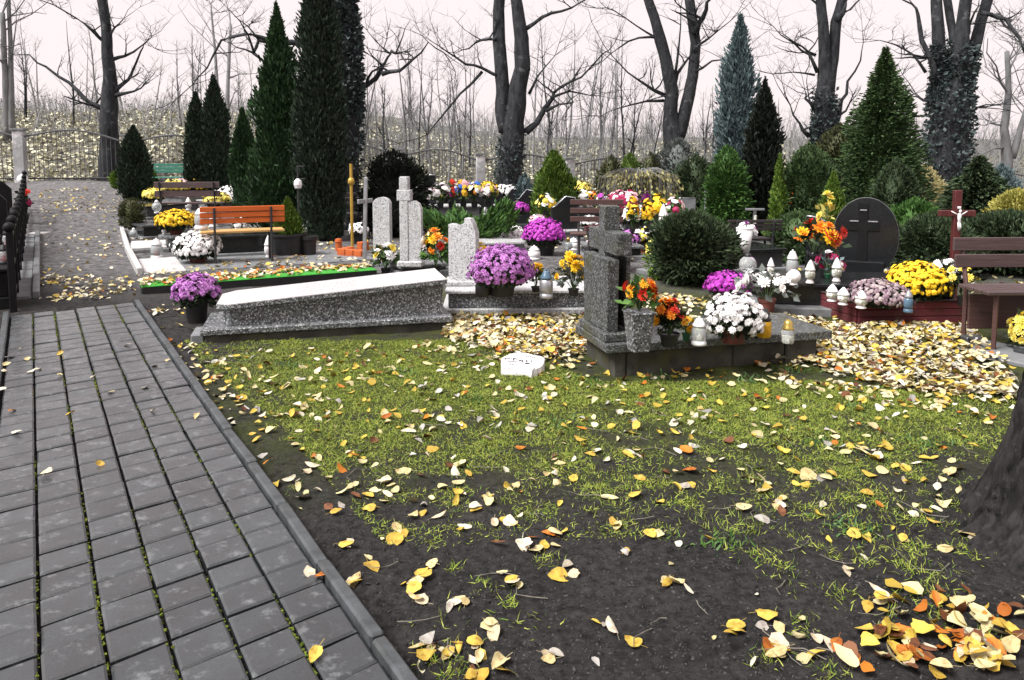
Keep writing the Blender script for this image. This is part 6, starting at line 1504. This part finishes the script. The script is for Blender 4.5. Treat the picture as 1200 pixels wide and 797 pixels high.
# ================================================================ CONIFERS AND SHRUBS
SPRAY = (np.array([(0, 0, 0), (0.16, 0.03, 0.4), (0.05, 0.0, 1.0), (-0.05, 0.0, 0.95), (-0.16, -0.03, 0.45), (0.03, 0.17, 0.5), (-0.03, -0.17, 0.55)]), [[0, 1, 2], [0, 2, 3], [0, 3, 4], [0, 5, 2], [0, 3, 6]])
def conifer(name, label, px, ptop, D, wpx, material, prof='cypress', n=4200, leaf=0.13, pbase=None, lumps=0.12, seed=1, cat='tree', lean=0.0, trunk=True, zbase=0.012, wob=0.0, group=None, droop=0.0, core=0.6):
    """crown of sprays over a profile; ptop = row of the tip, wpx = full width in the photograph"""
    rng = np.random.default_rng(seed)
    bx = at_depth(px, ptop, D); g0 = gz(bx.x, D); H = bx.z - g0; Rm = wpx / 2 / ppm(D)
    t = thing(name, label, cat, (bx.x, D, g0), rng.uniform(0, 6.28), group)
    def radius(u):
        u = np.clip(u, 0, 1)
        if prof == 'cypress': return np.minimum(1, 0.72 + u * 3.5) * (1 - u ** 3.6) ** 0.95 * (0.88 + 0.12 * np.sin(u * 3.1)) + 0.02
        if prof == 'cone': return np.minimum(1, u / 0.06 + 0.3) * (1 - u) ** 0.85 + 0.01
        if prof == 'broad': return np.minimum(1, u / 0.1 + 0.4) * (1 - u ** 1.5) ** 0.9 + 0.01
        if prof == 'ball': return np.sqrt(np.maximum(0.0, 1 - (2 * u - 1) ** 2)) * 0.98 + 0.02
        if prof == 'egg': return np.minimum(1, (u / 0.18) ** 0.6) * np.sqrt(np.maximum(0.0, 1 - np.maximum(0, (u - 0.3) / 0.7) ** 2)) + 0.01
        if prof == 'twin': return np.minimum(1, u / 0.08 + 0.35) * (1 - u ** 2.4) ** 0.85 + 0.01
        return np.ones_like(u)
    m = int(n * 2.0); leaf = leaf * 0.62
    # foliage gathers in tufts round branch ends, with gaps between them
    ph = rng.uniform(0, 6.28, 6)
    nt_ = int(46 + n / 55)
    cu = rng.beta(1.0, 1.3 if prof in ('cone', 'broad') else 1.05, nt_); ca = rng.uniform(0, 2 * np.pi, nt_)
    cq = rng.uniform(0.62, 1.0, nt_) + (0.07 + lumps * 0.5) * rng.normal(size=nt_)
    k_ = rng.integers(0, nt_, m)
    su = (0.075 if prof == 'cypress' else 0.05) * min(1.0, 2.2 / max(H, 0.8)) + 0.014
    rim_ = np.maximum(radius(cu), 0.25)
    u = np.clip(cu[k_] + rng.normal(0, su, m) + 0.02, 0, 1.0); a = ca[k_] + rng.normal(0, 0.19, m) / np.maximum(rim_[k_], 0.35)
    loose = rng.random(m) < 0.16
    u = np.where(loose, rng.beta(1.0, 1.2, m), u); a = np.where(loose, rng.uniform(0, 2 * np.pi, m), a)
    q = np.where(loose, rng.uniform(0.6, 0.9, m), cq[k_] + rng.normal(0, 0.09, m))
    q = q + (rng.random(m) < 0.04) * rng.uniform(0.03, 0.12 + lumps * 0.5, m)
    r = Rm * radius(u) * np.clip(q, 0.2, 1.5)
    z = zbase * H + u * (1 - zbase) * H * (1 + 0.01 * rng.normal(size=m))
    x = r * np.cos(a); y = r * np.sin(a)
    if prof == 'twin':
        s = np.where(rng.random(m) < 0.5, -1, 1); x = x * 0.62 + s * Rm * 0.42 * (0.6 + 0.4 * u); z = z * np.where(s > 0, 0.985, 1.0)
    x = x + lean * u * H + wob * np.sin(u * 9) * Rm
    out = np.stack([np.cos(a), np.sin(a), np.zeros(m)], 1)
    if prof in ('ball', 'egg'): d = out * radius(u)[:, None] + np.array([0, 0, 1]) * (2 * u - 0.7)[:, None]
    elif prof in ('cone', 'broad') and droop: d = out * 1.0 + np.array([0, 0, 0.35 - droop])
    else: d = out * 0.5 + np.array([0, 0, 1.0])
    d = d + rng.normal(0, 0.32, d.shape)
    s = leaf * rng.uniform(0.6, 1.4, m) * (0.55 + 0.45 * np.clip((1 - u) * 3, 0, 1))
    b = B().inst(*SPRAY, np.stack([x, y, z], 1), align(d, rng), s)
    crown = b.build('crown', material, t, kind='stuff')
    # dense inner foliage
    nz, na = 16, 14; vs = []; fs = []
    for side_ in ((-1, 1) if prof == 'twin' else (0,)):
        o_ = len(vs)
        for i in range(nz):
            uu = i / (nz - 1); rr_ = float(radius(np.array([uu]))[0]) * Rm * core * (0.6 if prof == 'twin' else 1)
            for k in range(na):
                aa = 2 * math.pi * k / na; rj = rr_ * (1 + 0.1 * math.sin(aa * 3 + ph[0] + uu * 9))
                vs.append((rj * math.cos(aa) + lean * uu * H + side_ * Rm * 0.42 * (0.6 + 0.4 * uu), rj * math.sin(aa), zbase * H + uu * (1 - zbase) * H * 0.96))
        for i in range(nz - 1):
            for k in range(na): fs.append([o_ + i * na + k, o_ + i * na + (k + 1) % na, o_ + (i + 1) * na + (k + 1) % na, o_ + (i + 1) * na + k])
    B().add(vs, fs).build('inner_crown', material, crown, True)
    if trunk: B().tube([(0, 0, -0.1), (0, 0, max(0.12, zbase * H + 0.1 * H))], [max(0.03, Rm * 0.16), max(0.02, Rm * 0.12)], 8).build('trunk', 'bark_dark', t, True)
    return t
Dc = lambda px, py: at(px, py).y
conifer('cypress', 'small dark columnar cypress beside the track', 156, 150, Dc(156, 234), 31, 'f_cypress', n=4200, leaf=0.16, seed=31)
conifer('cypress', 'slim dark cypress, left one of the pair', 229, 112, 22.0, 27, 'f_cypress', 'cypress', 4200, 0.2, seed=32)
conifer('cypress', 'slim dark cypress, taller right one of the pair', 250, 92, 22.0, 31, 'f_cypress', 'cypress', 4600, 0.2, seed=33, lumps=0.15)
conifer('cypress', 'short green cypress at the left foot of the dark cypress group', 284, 130, 19.0, 27, 'f_cypress_green', 'cypress', 3600, 0.17, seed=34)
conifer('cypress', 'broad green cypress with pointed top left of the tallest cypress', 324, 10, 15.5, 70, 'f_cypress_green', 'broad', 9000, 0.18, seed=35, lumps=0.3)
conifer('cypress', 'tallest dark cypress reaching above the picture', 371, -70, 13.9, 52, 'f_cypress', 'cypress', 11000, 0.15, seed=36, lumps=0.13)
conifer('dwarf_conifer', 'light green dwarf conifer growing in the black tub', 337, 232, at(337, 300).y, 36, 'f_thuja_bright', 'cone', 1700, 0.07, seed=37, cat='shrub', zbase=0.36)
conifer('ball_shrub', 'ball shaped clipped shrub beside the track', 155, 233, Dc(155, 276) , 30, 'f_olive', 'ball', 1500, 0.07, seed=38, cat='shrub', zbase=0.2)
conifer('young_thuja', 'bright green young thuja behind the small dark cypress', 141, 198, 22.5, 18, 'f_thuja_lime', 'egg', 900, 0.13, seed=39, cat='shrub')
conifer('young_thuja', 'bright green sprig right of the small dark cypress', 175, 198, 22.5, 14, 'f_thuja_lime', 'egg', 700, 0.13, seed=40, cat='shrub')
conifer('round_bush', 'round dark evergreen bush behind the pale steles', 461, 179, 15.0, 80, 'f_yew_black', 'egg', 4200, 0.15, seed=41, cat='shrub', lumps=0.1)
conifer('twin_thuja', 'bright green thuja with two tips in the middle background', 650, 179, 16.5, 50, 'f_thuja_bright', 'twin', 4800, 0.16, seed=42)
conifer('blue_juniper', 'small bluish conifer at the foot of the forked tree', 615, 205, 18.0, 20, 'f_juniper_blue', 'egg', 900, 0.15, seed=43, cat='shrub')
for px, pt, w, lab, sd in ((716, 184, 28, 'low green shrub left of the weeping tree top', 44), (738, 182, 26, 'low green shrub above the weeping tree', 45), (762, 181, 34, 'low olive shrub right above the weeping tree', 46)):
    conifer('low_shrub', lab, px, pt, 21, w, 'f_olive' if sd != 45 else 'f_thuja_bright', 'ball', 1200, 0.16, seed=sd, cat='shrub')
conifer('grey_shrub', 'loose grey green shrub below the leaning tree', 795, 165, 21, 62, 'f_grey_green', 'egg', 2200, 0.2, seed=47, cat='shrub', lumps=0.25, core=0.5)
conifer('grey_shrub', 'bushy grey shrub beside the grey weathered gravestone', 815, 185, 19, 44, 'f_green_deep', 'egg', 1800, 0.2, seed=48, cat='shrub', lumps=0.25)
conifer('blue_juniper', 'tall blue grey columnar juniper', 868, 24, 19.0, 44, 'f_juniper_blue', 'cypress', 6500, 0.24, seed=49, lumps=0.16)
conifer('dark_yew', 'black green upright yew in front of the blue juniper', 896, 96, 14.5, 52, 'f_yew_black', 'broad', 5200, 0.17, seed=50, lumps=0.5)
conifer('green_thuja', 'fresh green leafy conifer left of the dark yew', 852, 174, 14.0, 46, 'f_green_vivid', 'egg', 3600, 0.13, seed=51)
conifer('lime_shrub', 'lime green shrub right of the dark yew', 914, 183, 13.5, 28, 'f_thuja_lime', 'cone', 1200, 0.12, seed=52, cat='shrub')
conifer('round_conifer', 'round topped green conifer right of the dark yew', 948, 172, 13.5, 58, 'f_green', 'egg', 4200, 0.14, seed=53)
conifer('lime_thuja', 'lime green pointed thuja left of the disc headstone', 977, 204, 12.0, 42, 'f_thuja_lime', 'cone', 2200, 0.12, seed=54, cat='shrub')
conifer('hedge_conifer', 'dark broad conifer behind the round topped one', 985, 150, 17, 70, 'f_olive', 'egg', 3200, 0.2, seed=55)
conifer('broad_conifer', 'broad green cone shaped conifer at the right', 1038, 60, 15.5, 84, 'f_green', 'broad', 9500, 0.17, seed=56, lumps=0.38, droop=0.2)
conifer('rounded_thuja', 'rounded upright thuja behind the disc headstone', 1050, 191, 11.5, 50, 'f_green_deep', 'egg', 3600, 0.12, seed=57)
conifer('spiky_shrub', 'spiky green shrub right of the disc headstone', 1072, 236, 10.0, 60, 'f_green_vivid', 'egg', 2200, 0.14, seed=58, cat='shrub', lumps=0.25)
conifer('spruce_shrub', 'dark green bushy shrub behind the plank framed grave', 1095, 252, 9.3, 80, 'f_green_deep', 'egg', 3600, 0.11, seed=59, cat='shrub', lumps=0.2)
conifer('pale_bush', 'pale yellow leaved bush between conifers and ivy tree', 1082, 196, 18, 46, 'f_yellow_pale', 'egg', 1300, 0.18, seed=60, cat='shrub', lumps=0.3, core=0.4)
conifer('fir_tree', 'dark layered fir behind the wooden crucifix', 1148, 186, 12.0, 110, 'f_green_deep', 'cone', 5200, 0.2, seed=61, lumps=0.35, droop=0.4)
conifer('blue_shrub', 'bluish rounded conifer behind the layered fir', 1175, 196, 13.5, 48, 'f_juniper_blue', 'egg', 1800, 0.15, seed=62)
conifer('yellow_bush', 'yellow leaved bush at the right picture edge', 1194, 224, 10.5, 60, 'f_yellow_bush', 'egg', 1800, 0.11, seed=63, cat='shrub', zbase=0.4)
conifer('fir_tree', 'low dark conifer behind the brown bench', 1185, 250, 9.6, 120, 'f_green_deep', 'egg', 4200, 0.14, seed=64, lumps=0.2)
conifer('round_shrub', 'dense dark rounded shrub right of the stone cross', 812, 250, 8.7, 86, 'f_green_deep', 'ball', 5600, 0.11, seed=65, cat='shrub', lumps=0.22, zbase=0.0)
conifer('leaf_shrub', 'yellowish leafy plant on the left side of the rounded shrub', 772, 276, 9.0, 26, 'f_thuja_lime', 'ball', 420, 0.07, seed=66, cat='shrub', lumps=0.2, core=0.5)
conifer('low_shrub', 'green plants below the lime green thuja', 940, 250, 10.6, 70, 'f_green', 'egg', 2200, 0.11, seed=67, cat='shrub', lumps=0.25)
# spreading juniper
P = at(545, 285); D = 12.0; bx = at_depth(545, 240, D); g0 = gz(bx.x, D)
t = thing('spreading_juniper', 'low spreading green juniper with a long branch to the right', 'shrub', (bx.x, D, g0)); b = B(); pos = []; dr = []
for k in range(16):
    a = random.uniform(-0.5, 3.6); L = random.uniform(0.5, 0.75)
    e_ = Vector((math.cos(a) * L, math.sin(a) * L * 0.6, random.uniform(0.35, 0.55)))
    if k < 3: e_ = Vector((0.62 + 0.08 * k, -0.1, 0.72 - 0.04 * k))
    for j in range(230):
        s = random.random() ** 0.7; p = Vector((0, 0, 0.2)).lerp(e_, s) + Vector((random.gauss(0, .05), random.gauss(0, .05), random.gauss(0, .05))); pos.append(tuple(p)); dr.append(tuple(e_ + Vector((random.gauss(0, .3), random.gauss(0, .3), random.uniform(0, .5)))))
B().inst(*SPRAY, np.array(pos), align(np.array(dr)), RNG.uniform(0.08, 0.15, len(pos))).build('crown', 'f_green_vivid', t, kind='stuff'); B().tube([(0, 0, -0.05), (0, 0, 0.25)], 0.05, 7).build('trunk', 'bark_dark', t)
# weeping tree
D = 13.5; bx = at_depth(748, 195, D); g0 = gz(bx.x, D); H = bx.z - g0; Rw = 52 / ppm(D)
t = thing('weeping_tree', 'small weeping tree with umbrella crown of pale twigs and leaves', 'tree', (bx.x, D, g0))
B().tube([(0, 0, -0.1), (0.01, 0, H * 0.5), (0, 0, H * 0.93)], [0.035, 0.03, 0.025], 8).build('trunk', 'bark_dark', t, True)
b = B(); pos = []; dr = []
for k in range(190):
    a = random.uniform(0, 6.28); q = random.uniform(0.35, 1.0); z1 = H * random.uniform(0.94, 1.0); drop = random.uniform(0.1, 0.85)
    pts = [(0, 0, H * 0.9), (math.cos(a) * Rw * q * 0.5, math.sin(a) * Rw * q * 0.5, z1 - 0.02), (math.cos(a) * Rw * q * 0.9, math.sin(a) * Rw * q * 0.9, z1 - 0.14 * q), (math.cos(a) * Rw * q, math.sin(a) * Rw * q, z1 - 0.22 - drop * q * 1.05)]
    b.tube(pts, [0.012, 0.008, 0.005, 0.002], 3, cap=False)
    for j in range(9):
        s = random.random(); i = 1 + int(s * 1.99); p = Vector(pts[i]).lerp(Vector(pts[i + 1]), random.random()); pos.append(tuple(p + Vector((random.gauss(0, .03), random.gauss(0, .03), 0)))); dr.append((math.cos(a) * 0.5, math.sin(a) * 0.5, -1 + random.gauss(0, .3)))
b.build('branches', 'bark_grey', t, kind='stuff'); B().inst(*LEAFLET, np.array(pos), align(np.array(dr)), RNG.uniform(0.045, 0.085, len(pos))).build('leaves', 'f_weeping', t, kind='stuff')

# ================================================================ BIG TRUNK AT THE RIGHT
base = at(1290, 652, 0.0); bx_ = 2.26; by_ = 2.85
t = thing('big_tree', 'massive dark furrowed tree trunk at the right picture edge', 'tree', (bx_, by_, 0.0))
nz, na = 190, 330; vs = []; fs = []
zs = [(-0.08 + 1.6 * (i / 139) ** 1.2) if i < 140 else 1.52 + (i - 139) * 0.11 for i in range(nz)]
for i, z in enumerate(zs):
    for k in range(na):
        a = 2 * math.pi * k / na
        zc_ = max(z, 0)
        r_ = 0.285 + 0.13 * math.exp(-zc_ / 0.28) + 0.12 * math.exp(-zc_ / 0.09) * (0.55 + 0.45 * math.sin(a * 4 + 0.6)) - 0.012 * z
        wv = a + 0.25 * mnoise.noise(Vector((z * 1.5, a * 2, 1.0)))
        f1 = abs(mnoise.noise(Vector((math.cos(wv) * 9, math.sin(wv) * 9, z * 0.9)))); f2 = abs(mnoise.noise(Vector((math.cos(wv) * 22, math.sin(wv) * 22, z * 2.6 + 7)))); f3 = mnoise.noise(Vector((math.cos(a) * 24, math.sin(a) * 24, z * 16)))
        r_ += 0.055 * min(1, f1 * 3.6) + 0.026 * min(1, f2 * 3.2) + 0.011 * f3 - 0.045
        vs.append((r_ * math.cos(a) + 0.13 * z, r_ * math.sin(a), z))
for i in range(nz - 1):
    for k in range(na): fs.append([i * na + k, i * na + (k + 1) % na, (i + 1) * na + (k + 1) % na, (i + 1) * na + k])
B().add(vs, fs).build('trunk', 'bark_near', t, True)
lb2 = B(); rr = random.Random(77)
for k in range(5):
    a = k * 1.25 + 0.2; B().tube([(0.83, 0, 6.4), (0.83 + math.cos(a) * 0.5, math.sin(a) * 0.5, 7.6), (0.83 + math.cos(a) * 1.1, math.sin(a) * 1.1, 9.2)], [0.16, 0.1, 0.05], 8).build('limb', 'bark_dark', t, True)
